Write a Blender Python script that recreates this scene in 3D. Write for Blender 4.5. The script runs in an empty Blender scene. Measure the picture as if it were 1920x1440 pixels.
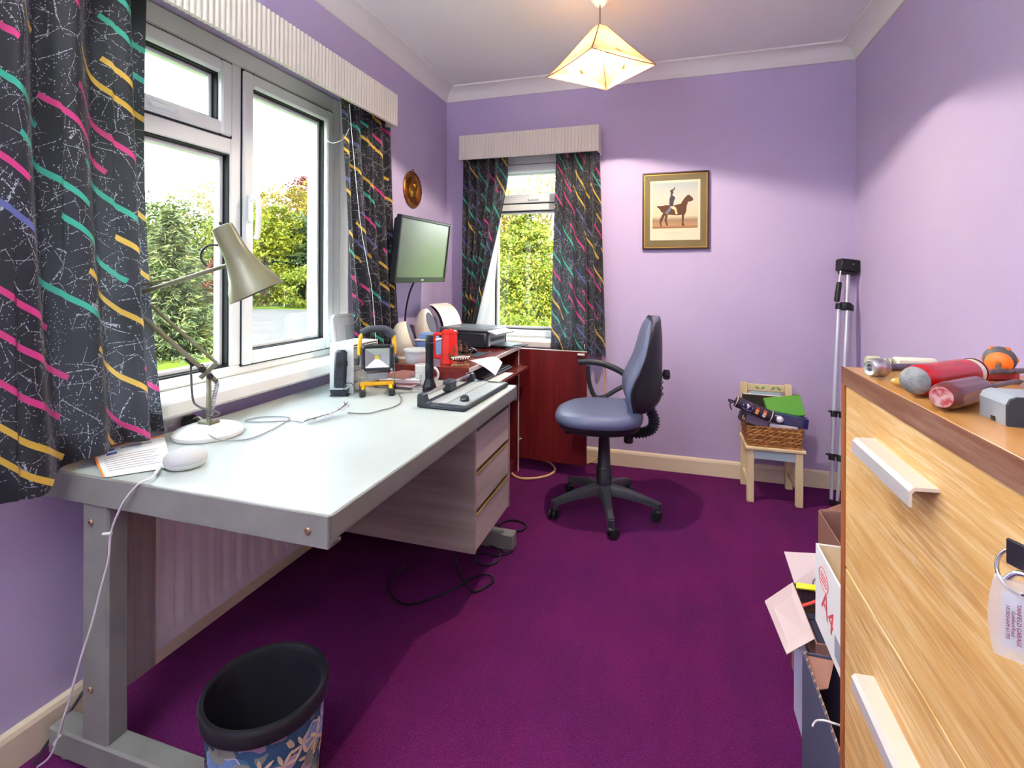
import bpy, bmesh, math, random
import numpy as np
from mathutils import Vector, Matrix
random.seed(7)
rad = math.radians
scene = bpy.context.scene
COL = scene.collection

# ------------------------------------------------------------------ camera
YAW, ROLL, CAM_Z, FPX, PPY = rad(17.28), rad(.22), 1.22, 960.0, 519.5
cam_data = bpy.data.cameras.new('camera')
cam = bpy.data.objects.new('camera', cam_data)
COL.objects.link(cam)
cam_data.sensor_width = 36.0
cam_data.lens = FPX / 1920 * 36.0
cam_data.shift_y = -(720 - PPY) / 1920
cam_data.clip_start = .02
cam_data.clip_end = 300
cam.matrix_world = (Matrix.Translation((0, 0, CAM_Z)) @ Matrix.Rotation(YAW, 4, 'Z')
                    @ Matrix.Rotation(rad(90), 4, 'X') @ Matrix.Rotation(ROLL, 4, 'Z'))
scene.camera = cam
_F = Vector((-math.sin(YAW), math.cos(YAW), 0))
_R = Vector((math.cos(YAW), math.sin(YAW), 0))
_U = Vector((0, 0, 1))
_R, _U = _R * math.cos(ROLL) + _U * math.sin(ROLL), _U * math.cos(ROLL) - _R * math.sin(ROLL)


def at(u, v, x=None, y=None, z=None, d=None):
    """the room point seen at photograph pixel (u, v) on the plane x=, y= or z=, or at depth d"""
    D = _F + _R * ((u - 960) / FPX) + _U * ((PPY - v) / FPX)
    if x is not None: t = x / D.x
    elif y is not None: t = y / D.y
    elif z is not None: t = (z - CAM_Z) / D.z
    else: t = d
    return Vector((0, 0, CAM_Z)) + D * t


# ------------------------------------------------------------------ world, sun, exposure
world = bpy.data.worlds.new('sky')
scene.world = world
world.use_nodes = True
wn = world.node_tree
bg = wn.nodes['Background']
tc = wn.nodes.new('ShaderNodeTexCoord')
sx = wn.nodes.new('ShaderNodeSeparateXYZ')
rm = wn.nodes.new('ShaderNodeValToRGB')
rm.color_ramp.elements[0].position = 0.0
rm.color_ramp.elements[0].color = (.95, .98, 1, 1)
rm.color_ramp.elements[1].position = .8
rm.color_ramp.elements[1].color = (.62, .80, 1, 1)
wn.links.new(tc.outputs['Generated'], sx.inputs[0])
wn.links.new(sx.outputs['Z'], rm.inputs[0])
wn.links.new(rm.outputs[0], bg.inputs['Color'])
bg.inputs['Strength'].default_value = 4.1
sun_d = bpy.data.lights.new('sun', 'SUN')
sun_d.energy = 5.0
sun_d.color = (1, .93, .8)
sun_d.angle = rad(1.0)
sun = bpy.data.objects.new('sun', sun_d)
COL.objects.link(sun)
sun.rotation_euler = Vector((-.35, .62, -.70)).to_track_quat('-Z', 'Y').to_euler()
sun.location = (5, -8, 12)
vs = scene.view_settings
vs.view_transform = 'Standard'
vs.look = 'None'
vs.gamma = 1
vs.use_curve_mapping = False
vs.exposure = 1.40
LAMP_POS = Vector((-.322, 2.40, 2.243))
LAMP_WATTS, BULB_RADIANCE, REAR_WATTS = 33.0, 150.0, 56.0


# ------------------------------------------------------------------ materials
def lin(c):
    return tuple((x / 255 / 12.92 if x / 255 <= .04045 else ((x / 255 + .055) / 1.055) ** 2.4) for x in c[:3]) + (1,)


def mat(name, col, rough=.5, metal=0.0, spec=.5, var=None, vscale=20, bump=0, bscale=60, stretch=None,
        trans=0, alpha=1, emit=None, estr=0, coat=0, sheen=0, ior=1.45):
    m = bpy.data.materials.new(name)
    m.use_nodes = True
    n = m.node_tree
    p = n.nodes['Principled BSDF']
    p.inputs['Base Color'].default_value = lin(col)
    p.inputs['Roughness'].default_value = rough
    p.inputs['Metallic'].default_value = metal
    p.inputs['Specular IOR Level'].default_value = spec
    p.inputs['IOR'].default_value = ior
    if coat: p.inputs['Coat Weight'].default_value = coat
    if sheen: p.inputs['Sheen Weight'].default_value = sheen
    if trans: p.inputs['Transmission Weight'].default_value = trans
    if alpha < 1: p.inputs['Alpha'].default_value = alpha
    if emit:
        p.inputs['Emission Color'].default_value = lin(emit)
        p.inputs['Emission Strength'].default_value = estr
    if var or bump:
        t = n.nodes.new('ShaderNodeTexCoord')
        mp = n.nodes.new('ShaderNodeMapping')
        n.links.new(t.outputs['Object'], mp.inputs[0])
        if stretch: mp.inputs['Scale'].default_value = stretch
        if var:
            no = n.nodes.new('ShaderNodeTexNoise')
            no.inputs['Scale'].default_value = vscale
            no.inputs['Detail'].default_value = 6
            n.links.new(mp.outputs[0], no.inputs['Vector'])
            r = n.nodes.new('ShaderNodeValToRGB')
            r.color_ramp.elements[0].position = .34
            r.color_ramp.elements[1].position = .66
            r.color_ramp.elements[0].color = lin(col)
            r.color_ramp.elements[1].color = lin(var)
            n.links.new(no.outputs[0], r.inputs[0])
            n.links.new(r.outputs[0], p.inputs['Base Color'])
        if bump:
            nb = n.nodes.new('ShaderNodeTexNoise')
            nb.inputs['Scale'].default_value = bscale
            nb.inputs['Detail'].default_value = 4
            n.links.new(mp.outputs[0], nb.inputs['Vector'])
            b = n.nodes.new('ShaderNodeBump')
            b.inputs['Strength'].default_value = bump
            b.inputs['Distance'].default_value = .01
            n.links.new(nb.outputs[0], b.inputs['Height'])
            n.links.new(b.outputs[0], p.inputs['Normal'])
    return m


class N:
    """short-hand for wiring node materials"""
    def __init__(s, m):
        s.t = m.node_tree
        s.p = s.t.nodes['Principled BSDF']
    def new(s, k, **kw):
        n = s.t.nodes.new('ShaderNode' + k)
        for a, b in kw.items(): setattr(n, a, b)
        return n
    def link(s, a, b): s.t.links.new(a, b)
    def val(s, sock, v):
        if isinstance(v, (int, float)): sock.default_value = v
        else: s.link(v, sock)
    def math(s, op, a, b=0.0, c=None):
        n = s.new('Math', operation=op)
        s.val(n.inputs[0], a); s.val(n.inputs[1], b)
        if c is not None: s.val(n.inputs[2], c)
        return n.outputs[0]
    def ramp(s, fac, stops, interp='LINEAR'):
        n = s.new('ValToRGB')
        cr = n.color_ramp
        cr.interpolation = interp
        while len(cr.elements) < len(stops): cr.elements.new(.5)
        for e, (pos, c) in zip(cr.elements, stops):
            e.position = pos
            e.color = c
        s.link(fac, n.inputs[0])
        return n.outputs[0]
    def mix(s, fac, a, b):
        n = s.new('Mix', data_type='RGBA')
        s.val(n.inputs[0], fac)
        for i, v in ((6, a), (7, b)):
            if isinstance(v, tuple): n.inputs[i].default_value = v
            else: s.link(v, n.inputs[i])
        return n.outputs[2]
    def noise(s, vec, scale, detail=4, rough=.5):
        n = s.new('TexNoise')
        n.inputs['Scale'].default_value = scale
        n.inputs['Detail'].default_value = detail
        n.inputs['Roughness'].default_value = rough
        s.link(vec, n.inputs['Vector'])
        return n.outputs[0]
    def obj(s, scale=(1, 1, 1), rot=(0, 0, 0), out='Object'):
        t = s.new('TexCoord')
        m = s.new('Mapping')
        m.inputs['Scale'].default_value = scale
        m.inputs['Rotation'].default_value = rot
        s.link(t.outputs[out], m.inputs[0])
        return m.outputs[0]
    def bump(s, h, strength=.3, dist=.005):
        b = s.new('Bump')
        b.inputs['Strength'].default_value = strength
        b.inputs['Distance'].default_value = dist
        s.link(h, b.inputs['Height'])
        s.link(b.outputs[0], s.p.inputs['Normal'])


# ------------------------------------------------------------------ mesh builder
def crom(pts, k=6):
    """smooth a polyline (Catmull-Rom)"""
    P = [Vector(p) for p in pts]
    if len(P) < 3: return P
    out = []
    for i in range(len(P) - 1):
        a, b, c, d = P[max(i - 1, 0)], P[i], P[i + 1], P[min(i + 2, len(P) - 1)]
        for j in range(k):
            t = j / k
            out.append(.5 * (2 * b + (c - a) * t + (2 * a - 5 * b + 4 * c - d) * t * t + (3 * b - a - 3 * c + d) * t ** 3))
    out.append(P[-1])
    return out


def frame_z(a, b):
    """matrix that takes the z axis along a->b with its origin at a"""
    d = Vector(b) - Vector(a)
    return Matrix.Translation(Vector(a)) @ d.to_track_quat('Z', 'Y').to_matrix().to_4x4()


class B:
    def __init__(s):
        s.v, s.f, s.mi, s.uv = [], [], [], {}
    def add(s, vs_, fs, mi=0):
        o = len(s.v)
        s.v += [Vector(p) for p in vs_]
        for f in fs:
            s.f.append(tuple(i + o for i in f)); s.mi.append(mi)
        return o
    def mark(s): return len(s.v)
    def xf(s, M, start=0):
        for i in range(start, len(s.v)): s.v[i] = M @ s.v[i]
        return s
    def box(s, x0, x1, y0, y1, z0, z1, bev=0.0, mi=0, M=None):
        o = s.mark()
        lo, hi = (min(x0, x1), min(y0, y1), min(z0, z1)), (max(x0, x1), max(y0, y1), max(z0, z1))
        bev = min(bev, .45 * min(h - l for l, h in zip(lo, hi)))
        if bev <= 0:
            vv = [(hi[0] if i & 1 else lo[0], hi[1] if i & 2 else lo[1], hi[2] if i & 4 else lo[2]) for i in range(8)]
            s.add(vv, [(0, 2, 3, 1), (4, 5, 7, 6), (0, 1, 5, 4), (2, 6, 7, 3), (0, 4, 6, 2), (1, 3, 7, 5)], mi)
        else:
            vv, ix = [], {}
            for i in range(8):
                sg = [1 if i & (1 << k) else 0 for k in range(3)]
                for ax in range(3):
                    p = []
                    for k in range(3):
                        e = hi[k] if sg[k] else lo[k]
                        if k != ax: e += -bev if sg[k] else bev
                        p.append(e)
                    ix[i, ax] = len(vv); vv.append(p)
            fs = []
            for ax in range(3):
                k1, k2 = (ax + 1) % 3, (ax + 2) % 3
                for sd in (0, 1):
                    c = [sd << ax, (sd << ax) | (1 << k1), (sd << ax) | (1 << k1) | (1 << k2), (sd << ax) | (1 << k2)]
                    fs.append(tuple(ix[q, ax] for q in (c if sd else c[::-1])))
                for a_ in (0, 1):
                    for b_ in (0, 1):
                        c0 = (a_ << k1) | (b_ << k2)
                        c1 = c0 | (1 << ax)
                        fs.append((ix[c0, k1], ix[c1, k1], ix[c1, k2], ix[c0, k2]))
            for i in range(8): fs.append((ix[i, 0], ix[i, 1], ix[i, 2]))
            s.add(vv, fs, mi)
        if M is not None: s.xf(M, o)
        return s
    def lathe(s, prof, n=24, M=None, mi=0, sxy=(1, 1), a0=0, close=True):
        """profile of (r, z) from bottom to top turned about z; r=0 closes the end"""
        o = s.mark()
        rows = []
        for r, z in prof:
            if r <= 1e-7:
                s.v.append(Vector((0, 0, z))); rows.append([len(s.v) - 1])
            else:
                row = []
                for k in range(n):
                    a = a0 + 2 * math.pi * k / n
                    s.v.append(Vector((r * math.cos(a) * sxy[0], r * math.sin(a) * sxy[1], z))); row.append(len(s.v) - 1)
                rows.append(row)
        for A, C in zip(rows, rows[1:]):
            for k in range(n):
                k2 = (k + 1) % n
                if len(A) == 1 and len(C) == 1: continue
                if len(A) == 1: f = (A[0], C[k2], C[k])
                elif len(C) == 1: f = (A[k], A[k2], C[0])
                else: f = (A[k], A[k2], C[k2], C[k])
                s.f.append(f); s.mi.append(mi)
        if M is not None: s.xf(M, o)
        return s
    def cyl(s, a, b, r0, r1=None, n=16, mi=0, bev=0.0):
        r1 = r0 if r1 is None else r1
        L = (Vector(b) - Vector(a)).length
        if bev: pr = [(0, 0), (r0 - bev, 0), (r0, bev), (r1, L - bev), (r1 - bev, L), (0, L)]
        else: pr = [(0, 0), (r0, 0), (r1, L), (0, L)]
        return s.lathe(pr, n, frame_z(a, b), mi)
    def ball(s, c, r, n=16, mi=0, M=None):
        rx, ry, rz = (r, r, r) if isinstance(r, (int, float)) else r
        m = max(6, n // 2)
        o = s.mark()
        s.lathe([(math.sin(math.pi * i / m) if 0 < i < m else 0, -math.cos(math.pi * i / m)) for i in range(m + 1)], n, mi=mi)
        T = Matrix.Translation(Vector(c)) @ (M or Matrix()) @ Matrix.Diagonal((rx, ry, rz, 1))
        return s.xf(T, o)
    def tube(s, pts, r, n=8, smooth=0, mi=0, closed=False, flat=None):
        P = crom(pts, smooth) if smooth else [Vector(p) for p in pts]
        if closed: P = P[:-1] if (P[0] - P[-1]).length < 1e-6 else P
        m = len(P)
        rs = r if isinstance(r, (list, tuple)) else None
        o = len(s.v)
        prev = None
        for i in range(m):
            if closed: d = P[(i + 1) % m] - P[i - 1]
            else: d = P[min(i + 1, m - 1)] - P[max(i - 1, 0)]
            if d.length < 1e-9: d = Vector((0, 0, 1))
            d.normalize()
            if prev is None:
                a = d.cross(Vector((0, 0, 1)))
                if a.length < .05: a = d.cross(Vector((1, 0, 0)))
            else: a = prev - d * prev.dot(d)
            a.normalize(); prev = a
            b = d.cross(a)
            rr = (rs[min(int(i * len(rs) / m), len(rs) - 1)] if rs else r)
            for k in range(n):
                t = 2 * math.pi * k / n
                s.v.append(P[i] + (a * math.cos(t) + b * math.sin(t) * (flat or 1)) * rr)
        for i in range(m if closed else m - 1):
            for k in range(n):
                A, C = o + i * n, o + ((i + 1) % m) * n
                s.f.append((A + k, A + (k + 1) % n, C + (k + 1) % n, C + k)); s.mi.append(mi)
        if not closed:
            s.f.append(tuple(o + k for k in range(n))[::-1]); s.mi.append(mi)
            s.f.append(tuple(o + (m - 1) * n + k for k in range(n))); s.mi.append(mi)
        return s
    def prism(s, poly, z0, z1, M=None, mi=0):
        """polygon in local xy pushed from z0 to z1"""
        n = len(poly)
        o = s.mark()
        s.add([(x, y, z0) for x, y in poly] + [(x, y, z1) for x, y in poly],
              [tuple(range(n))[::-1], tuple(range(n, 2 * n))] + [(i, (i + 1) % n, n + (i + 1) % n, n + i) for i in range(n)], mi)
        if M is not None: s.xf(M, o)
        return s
    def grid(s, fn, nu, nv, mi=0, uvf=None, cu=False):
        o = len(s.v)
        W = nu if cu else nu + 1
        for j in range(nv + 1):
            for i in range(W): s.v.append(Vector(fn(i / nu, j / nv)))
        for j in range(nv):
            for i in range(nu):
                q = (o + j * W + i, o + j * W + (i + 1) % W, o + (j + 1) * W + (i + 1) % W, o + (j + 1) * W + i)
                s.f.append(q); s.mi.append(mi)
        if uvf:
            for j in range(nv + 1):
                for i in range(W): s.uv[o + j * W + i] = uvf(i / nu, j / nv)
        return s
    def slab(s, fn, nu, nv, th, mi=0):
        """a grid sheet with thickness th (moved along th, a vector)"""
        th = Vector(th)
        o = len(s.v)
        s.grid(fn, nu, nv, mi)
        s.grid(lambda a, b: Vector(fn(a, b)) + th, nu, nv, mi)
        W, H = nu + 1, nv + 1
        k = W * H
        ring = [i for i in range(W)] + [j * W + nu for j in range(1, H)] + [nv * W + i for i in range(nu - 1, -1, -1)] + [j * W for j in range(nv - 1, 0, -1)]
        for a, b in zip(ring, ring[1:] + ring[:1]):
            s.f.append((o + a, o + b, o + k + b, o + k + a)); s.mi.append(mi)
        return s
    def quadslab(s, pts, th, mi=0):
        a, b, c, d = [Vector(p) for p in pts]
        nrm = (b - a).cross(d - a).normalized() * th
        s.add([a, b, c, d, a + nrm, b + nrm, c + nrm, d + nrm],
                     [(3, 2, 1, 0), (4, 5, 6, 7), (0, 1, 5, 4), (1, 2, 6, 5), (2, 3, 7, 6), (3, 0, 4, 7)], mi)
        return s


XF = {}          # world matrix of each top-level object
MESHES = {}


def build(name, b, mats, parent=None, smooth=35, local=False, loc=None, recalc=True):
    """link the builder's shapes as one mesh object; world coordinates unless local"""
    me = bpy.data.meshes.new(name)
    root = parent
    while root is not None and root.parent is not None: root = root.parent
    if parent is not None and not local:
        Mi = XF[root].inverted()
        vv = [Mi @ p for p in b.v]
    elif loc is not None and not local:
        L = Vector(loc)
        vv = [p - L for p in b.v]
    else: vv = b.v
    me.from_pydata([tuple(p) for p in vv], [], b.f)
    for m in (mats if isinstance(mats, (list, tuple)) else [mats]): me.materials.append(m)
    me.polygons.foreach_set('material_index', b.mi)
    if b.uv:
        ul = me.uv_layers.new(name='UVMap')
        for lp in me.loops: ul.data[lp.index].uv = b.uv.get(lp.vertex_index, (0, 0))
    if recalc:
        bm = bmesh.new(); bm.from_mesh(me)
        bmesh.ops.recalc_face_normals(bm, faces=bm.faces)
        bm.to_mesh(me); bm.free()
    if smooth:
        me.shade_smooth()
        me.set_sharp_from_angle(angle=rad(smooth))
    me.update()
    o = bpy.data.objects.new(name, me)
    COL.objects.link(o)
    if parent is not None: o.parent = parent
    else:
        M = Matrix.Translation(Vector(loc)) if loc is not None else Matrix()
        o.matrix_basis = M
        XF[o] = M
    return o


def tag(o, label=None, cat=None, group=None, kind=None):
    if label: o['label'] = label
    if cat: o['category'] = cat
    if group: o['group'] = group
    if kind: o['kind'] = kind
    return o


def thing(name, label, cat, loc=(0, 0, 0), rz=0.0, group=None, M=None):
    o = bpy.data.objects.new(name, None)
    o.empty_display_size = .05
    COL.objects.link(o)
    Mx = M if M is not None else Matrix.Translation(Vector(loc)) @ Matrix.Rotation(rz, 4, 'Z')
    o.matrix_basis = Mx
    XF[o] = Mx
    return tag(o, label, cat, group)


def struct(name, b, m, parent=None, smooth=30):
    o = build(name, b, m, parent, smooth)
    if parent is None: o['kind'] = 'structure'
    return o


def copy_tree(o, M, label=None):
    c = o.copy(); COL.objects.link(c); c.matrix_basis = M; XF[c] = M
    if label: c['label'] = label
    for ch in list(o.children):
        d = ch.copy(); COL.objects.link(d); d.parent = c
        for g in list(ch.children):
            e = g.copy(); COL.objects.link(e); e.parent = d
    return c


def text_part(name, txt, size, M, m, parent, ext=.0004, align='CENTER'):
    cu = bpy.data.curves.new(name, 'FONT')
    cu.body = txt; cu.size = size; cu.extrude = ext; cu.align_x = align; cu.align_y = 'CENTER'
    to = bpy.data.objects.new(name, cu)
    COL.objects.link(to)
    dg = bpy.context.evaluated_depsgraph_get()
    me = bpy.data.meshes.new_from_object(to.evaluated_get(dg))
    bpy.data.objects.remove(to)
    root = parent
    while root.parent is not None: root = root.parent
    me.transform(XF[root].inverted() @ M)
    me.materials.clear(); me.materials.append(m)
    o = bpy.data.objects.new(name, me); COL.objects.link(o); o.parent = parent
    return o

# ------------------------------------------------------------------ shared materials
WHITE_PVC = mat('white_pvc', (236, 240, 236), .3)
GASKET = mat('black_gasket', (22, 24, 26), .6)
WHITE_PAINT = mat('white_gloss_paint', (238, 234, 226), .35)
CREAM_PAINT = mat('cream_skirting_paint', (238, 222, 190), .4)
BLACK_PL = mat('black_plastic', (24, 25, 29), .45, bump=.05, bscale=400)
DARK_PL = mat('charcoal_plastic', (44, 48, 56), .45)
WHITE_PL = mat('white_plastic', (236, 236, 232), .35)
STEEL = mat('bright_steel', (200, 200, 202), .25, metal=1)
DULL_STEEL = mat('dull_steel', (140, 138, 140), .4, metal=1, var=(105, 100, 102), vscale=60)
PAPER = mat('paper', (240, 240, 238), .8)
BRASS = mat('brass', (190, 140, 60), .3, metal=1)
RED_PL = mat('red_plastic', (214, 36, 30), .32)
YELLOW_PL = mat('yellow_plastic', (238, 176, 28), .4)


def wall_material():
    m = mat('lilac_wall_paint', (192, 176, 210), .75, spec=.25)
    n = N(m)
    v = n.obj()
    big = n.noise(v, 1.3, 3)
    c = n.ramp(big, [(.3, lin((189, 172, 208))), (.7, lin((196, 181, 213)))])
    n.link(c, n.p.inputs['Base Color'])
    n.bump(n.noise(n.obj((1, 1, .35)), 190, 3), .12, .002)
    return m


WALL = wall_material()
CEIL = mat('ceiling_white', (244, 244, 241), .85, spec=.2, bump=.08, bscale=120)

# ================================================================== THE ROOM
WX0, WX1, WY1, WYF, CZ = -1.555, 1.008, 3.39, -1.35, 2.56      # wall faces, ceiling


def carpet_material():
    m = mat('purple_carpet', (104, 16, 96), .95, spec=.1, sheen=.2)
    n = N(m)
    v = n.obj()
    fine = n.noise(v, 260, 3, .7)
    mott = n.noise(v, 2.2, 4)
    tread = n.noise(n.obj((7, 1.2, 1)), 1.6, 3)
    a = n.ramp(fine, [(.30, lin((46, 3, 44))), (.52, lin((114, 16, 92))), (.75, lin((150, 44, 128)))])
    b = n.ramp(mott, [(.3, (.72, .68, .85, 1)), (.7, (1.1, 1.05, 1, 1))])
    mm = n.new('Mix', data_type='RGBA', blend_type='MULTIPLY')
    mm.inputs[0].default_value = 1
    n.link(a, mm.inputs[6]); n.link(b, mm.inputs[7])
    mm2 = n.new('Mix', data_type='RGBA', blend_type='MULTIPLY')
    mm2.inputs[0].default_value = 1
    n.link(mm.outputs[2], mm2.inputs[6])
    n.link(n.ramp(tread, [(.35, (.86, .84, .9, 1)), (.6, (1.04, 1.04, 1, 1))]), mm2.inputs[7])
    n.link(mm2.outputs[2], n.p.inputs['Base Color'])
    n.p.inputs['Sheen Roughness'].default_value = .6
    n.p.inputs['Sheen Tint'].default_value = lin((190, 110, 200))
    n.bump(fine, .9, .012)
    return m


struct('floor', B().box(-1.8, 1.25, WYF - .2, 3.65, -.12, 0), carpet_material())
struct('ceiling', B().box(-1.8, 1.25, WYF - .2, 3.65, CZ, CZ + .12), CEIL)

# left wall with its window opening (y .95-2.215, z .775-2.10)
W1Y0, W1Y1, W1Z0, W1Z1 = .95, 2.215, .775, 2.105
b = B()
XO = -1.80
b.box(XO, WX0, WYF - .2, W1Y0, 0, CZ)
b.box(XO, WX0, W1Y1, WY1 + .25, 0, CZ)
b.box(XO, WX0, W1Y0, W1Y1, 0, W1Z0)
b.box(XO, WX0, W1Y0, W1Y1, W1Z1, CZ)
struct('wall_left', b, WALL)
# back wall with its window opening
W2X0, W2X1, W2Z0, W2Z1 = -1.27, -.56, .765, 2.075
b = B()
b.box(WX0, W2X0, WY1, WY1 + .25, 0, CZ)
b.box(W2X1, WX1 + .25, WY1, WY1 + .25, 0, CZ)
b.box(W2X0, W2X1, WY1, WY1 + .25, 0, W2Z0)
b.box(W2X0, W2X1, WY1, WY1 + .25, W2Z1, CZ)
struct('wall_back', b, WALL)
struct('wall_right', B().box(WX1, WX1 + .25, WYF - .2, WY1, 0, CZ), WALL)
struct('wall_front', B().box(WX0, WX1, WYF - .2, WYF, 0, CZ), WALL)

# coving: a concave quarter with two small lips
def coving(name, p0, p1, inw):
    prof = [(0, 0), (.0, -.085), (.010, -.085), (.012, -.076)]
    for k in range(1, 9):
        a = k / 9 * math.pi / 2
        prof.append((.012 + .080 * (1 - math.cos(a)), -.076 + .066 * math.sin(a)))
    prof += [(.094, -.010), (.094, 0)]
    p0, p1, inw = Vector(p0), Vector(p1), Vector(inw)
    o = B()
    n = len(prof)
    for p, e in ((p0, 1), (p1, -1)):
        d = (p1 - p0).normalized()
        o.v += [p + inw * q + d * (q * e) + Vector((0, 0, z)) for q, z in prof]
    o.f = [tuple(range(n)), tuple(range(n, 2 * n))] + [(i, (i + 1) % n, n + (i + 1) % n, n + i) for i in range(n)]
    o.mi = [0] * len(o.f)
    return struct(name, o, COVE, smooth=40)


COVE = mat('coving_white', (236, 234, 230), .7, spec=.2)
coving('trim_1', (WX0, WYF, CZ), (WX0, WY1, CZ), (1, 0, 0))
coving('trim_2', (WX0, WY1, CZ), (WX1, WY1, CZ), (0, -1, 0))
coving('trim_3', (WX1, WY1, CZ), (WX1, WYF, CZ), (-1, 0, 0))


def skirting(name, p0, p1, inw):
    prof = [(0, 0), (.016, 0), (.016, .082), (.012, .094), (.004, .100), (0, .100)]
    p0, p1, inw = Vector(p0), Vector(p1), Vector(inw)
    n = len(prof)
    o = B()
    for p in (p0, p1): o.v += [p + inw * q + Vector((0, 0, z)) for q, z in prof]
    o.f = [tuple(range(n)), tuple(range(n, 2 * n))] + [(i, (i + 1) % n, n + (i + 1) % n, n + i) for i in range(n)]
    o.mi = [0] * len(o.f)
    return struct(name, o, CREAM_PAINT, smooth=0)


skirting('baseboard_left', (WX0, WYF, 0), (WX0, WY1, 0), (1, 0, 0))
skirting('baseboard_back', (WX0, WY1, 0), (WX1, WY1, 0), (0, -1, 0))
skirting('baseboard_right', (WX1, WY1, 0), (WX1, WYF, 0), (-1, 0, 0))

GLASS = bpy.data.materials.new('window_glass')
GLASS.use_nodes = True
_t = GLASS.node_tree
_t.nodes.remove(_t.nodes['Principled BSDF'])
_tr = _t.nodes.new('ShaderNodeBsdfTransparent'); _tr.inputs[0].default_value = (.97, .985, .975, 1)
_gl = _t.nodes.new('ShaderNodeBsdfGlossy'); _gl.inputs['Roughness'].default_value = .01
_mx = _t.nodes.new('ShaderNodeMixShader'); _mx.inputs[0].default_value = .05
_t.links.new(_tr.outputs[0], _mx.inputs[1]); _t.links.new(_gl.outputs[0], _mx.inputs[2])
_t.links.new(_mx.outputs[0], _t.nodes['Material Output'].inputs[0])


# ------------------------------------------------------------------ windows
def ring(b, M, a0, a1, z0, z1, w, d0, d1, bev=.004, wt=None, wb=None, wr=None, mi=0):
    """rectangular frame in (a, depth, z) mapped by M: outer a0-a1, z0-z1, bar width w"""
    wt, wb, wr = wt or w, wb or w, wr or w
    for q in ((a0, a0 + w, z0, z1), (a1 - wr, a1, z0, z1), (a0 + w, a1 - wr, z0, z0 + wb), (a0 + w, a1 - wr, z1 - wt, z1)):
        b.box(q[0], q[1], d0, d1, q[2], q[3], bev, mi, M)


# matrix: (a, depth outwards, z) -> room.  window 1: a = y, depth = -x from x=-1.60
MW1 = Matrix(((0, -1, 0, -1.60), (1, 0, 0, 0), (0, 0, 1, 0), (0, 0, 0, 1)))
MW2 = Matrix(((1, 0, 0, 0), (0, 1, 0, 3.47), (0, 0, 1, 0), (0, 0, 0, 1)))


def glass_pane(M, a0, a1, z0, z1, parent, dep=.032):
    b = B().box(a0, a1, dep, dep + .012, z0, z1, 0, 0, M)
    return build('pane', b, GLASS, parent, 0)


def gasket(M, a0, a1, z0, z1, parent, dep=.008):
    b = B(); ring(b, M, a0, a1, z0, z1, .006, dep, dep + .03, 0)
    return build('gasket', b, GASKET, parent, 0)


def empty_struct(name):
    o = bpy.data.objects.new(name, None); COL.objects.link(o); XF[o] = Matrix(); o['kind'] = 'structure'
    return o


w1 = empty_struct('window_1')
b = B()
ring(b, MW1, W1Y0, W1Y1, .835, W1Z1, .055, 0, .07, .006, wt=.075, wb=.04)
b.box(1.540, 1.590, 0, .07, .875, 2.03, .004, 0, MW1)               # mullion
b.box(1.005, 1.540, 0, .07, 1.682, 1.742, .004, 0, MW1)             # transom
b.box(W1Y0, W1Y1, .0, .09, W1Z0, .835, .002, 0, MW1)                # block under the frame
build('frame', b, WHITE_PVC, w1)
# side casement on the right
s = B(); ring(s, MW1, 1.590, 2.145, .872, 2.022, .050, -.014, .05, .006)
sa = build('sash', s, WHITE_PVC, w1)
gasket(MW1, 1.586, 2.150, .867, 2.027, sa, -.004)
gasket(MW1, 1.638, 2.097, .920, 1.974, sa)
glass_pane(MW1, 1.640, 2.095, .922, 1.972, sa)
b = B(); ring(b, MW1, 1.644, 2.091, .926, 1.968, .016, .03, .06, .003)
build('glazing_bead', b, WHITE_PVC, sa)
h = B()
h.box(1.604, 1.628, -.026, -.014, 1.43, 1.54, .004, 0, MW1)
h.tube([(1.616, -.026, 1.52), (1.616, -.052, 1.53), (1.616, -.060, 1.50), (1.616, -.056, 1.40), (1.616, -.048, 1.365)], .010, 8, 4)
h.xf(MW1, len(h.v) - (len(h.v) - 24))
build('handle', h, WHITE_PVC, sa)
# top-hung fanlight on the left
s = B(); ring(s, MW1, 1.005, 1.536, 1.746, 2.022, .048, -.014, .05, .006)
sa = build('sash', s, WHITE_PVC, w1)
gasket(MW1, 1.001, 1.541, 1.741, 2.027, sa, -.004)
gasket(MW1, 1.052, 1.489, 1.793, 1.975, sa)
glass_pane(MW1, 1.054, 1.487, 1.795, 1.973, sa)
b = B(); ring(b, MW1, 1.058, 1.483, 1.799, 1.969, .014, .03, .06, .003)
build('glazing_bead', b, WHITE_PVC, sa)
build('handle_plate', B().box(1.19, 1.31, -.026, -.014, 1.752, 1.776, .004, 0, MW1), WHITE_PVC, sa)
build('handle', B().box(1.20, 1.29, -.040, -.026, 1.757, 1.772, .005, 0, MW1), WHITE_PVC, sa)
# fixed pane below it
gasket(MW1, 1.005, 1.540, .875, 1.682, w1)
glass_pane(MW1, 1.008, 1.538, .878, 1.679, w1)
b = B(); ring(b, MW1, 1.011, 1.534, .881, 1.676, .016, .03, .06, .003)
build('glazing_bead', b, WHITE_PVC, w1)
b = B().box(-1.60, WX0 + .004, W1Y1 - .006, W1Y1 + .004, .838, W1Z1 - .002, .002)
build('reveal_board', b, WHITE_PAINT, w1)
b = B().box(-1.605, -1.452, .90, 2.285, .782, .838, .010)
tag(build('window_sill', b, WHITE_PAINT, w1), 'deep white painted window sill')

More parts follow.
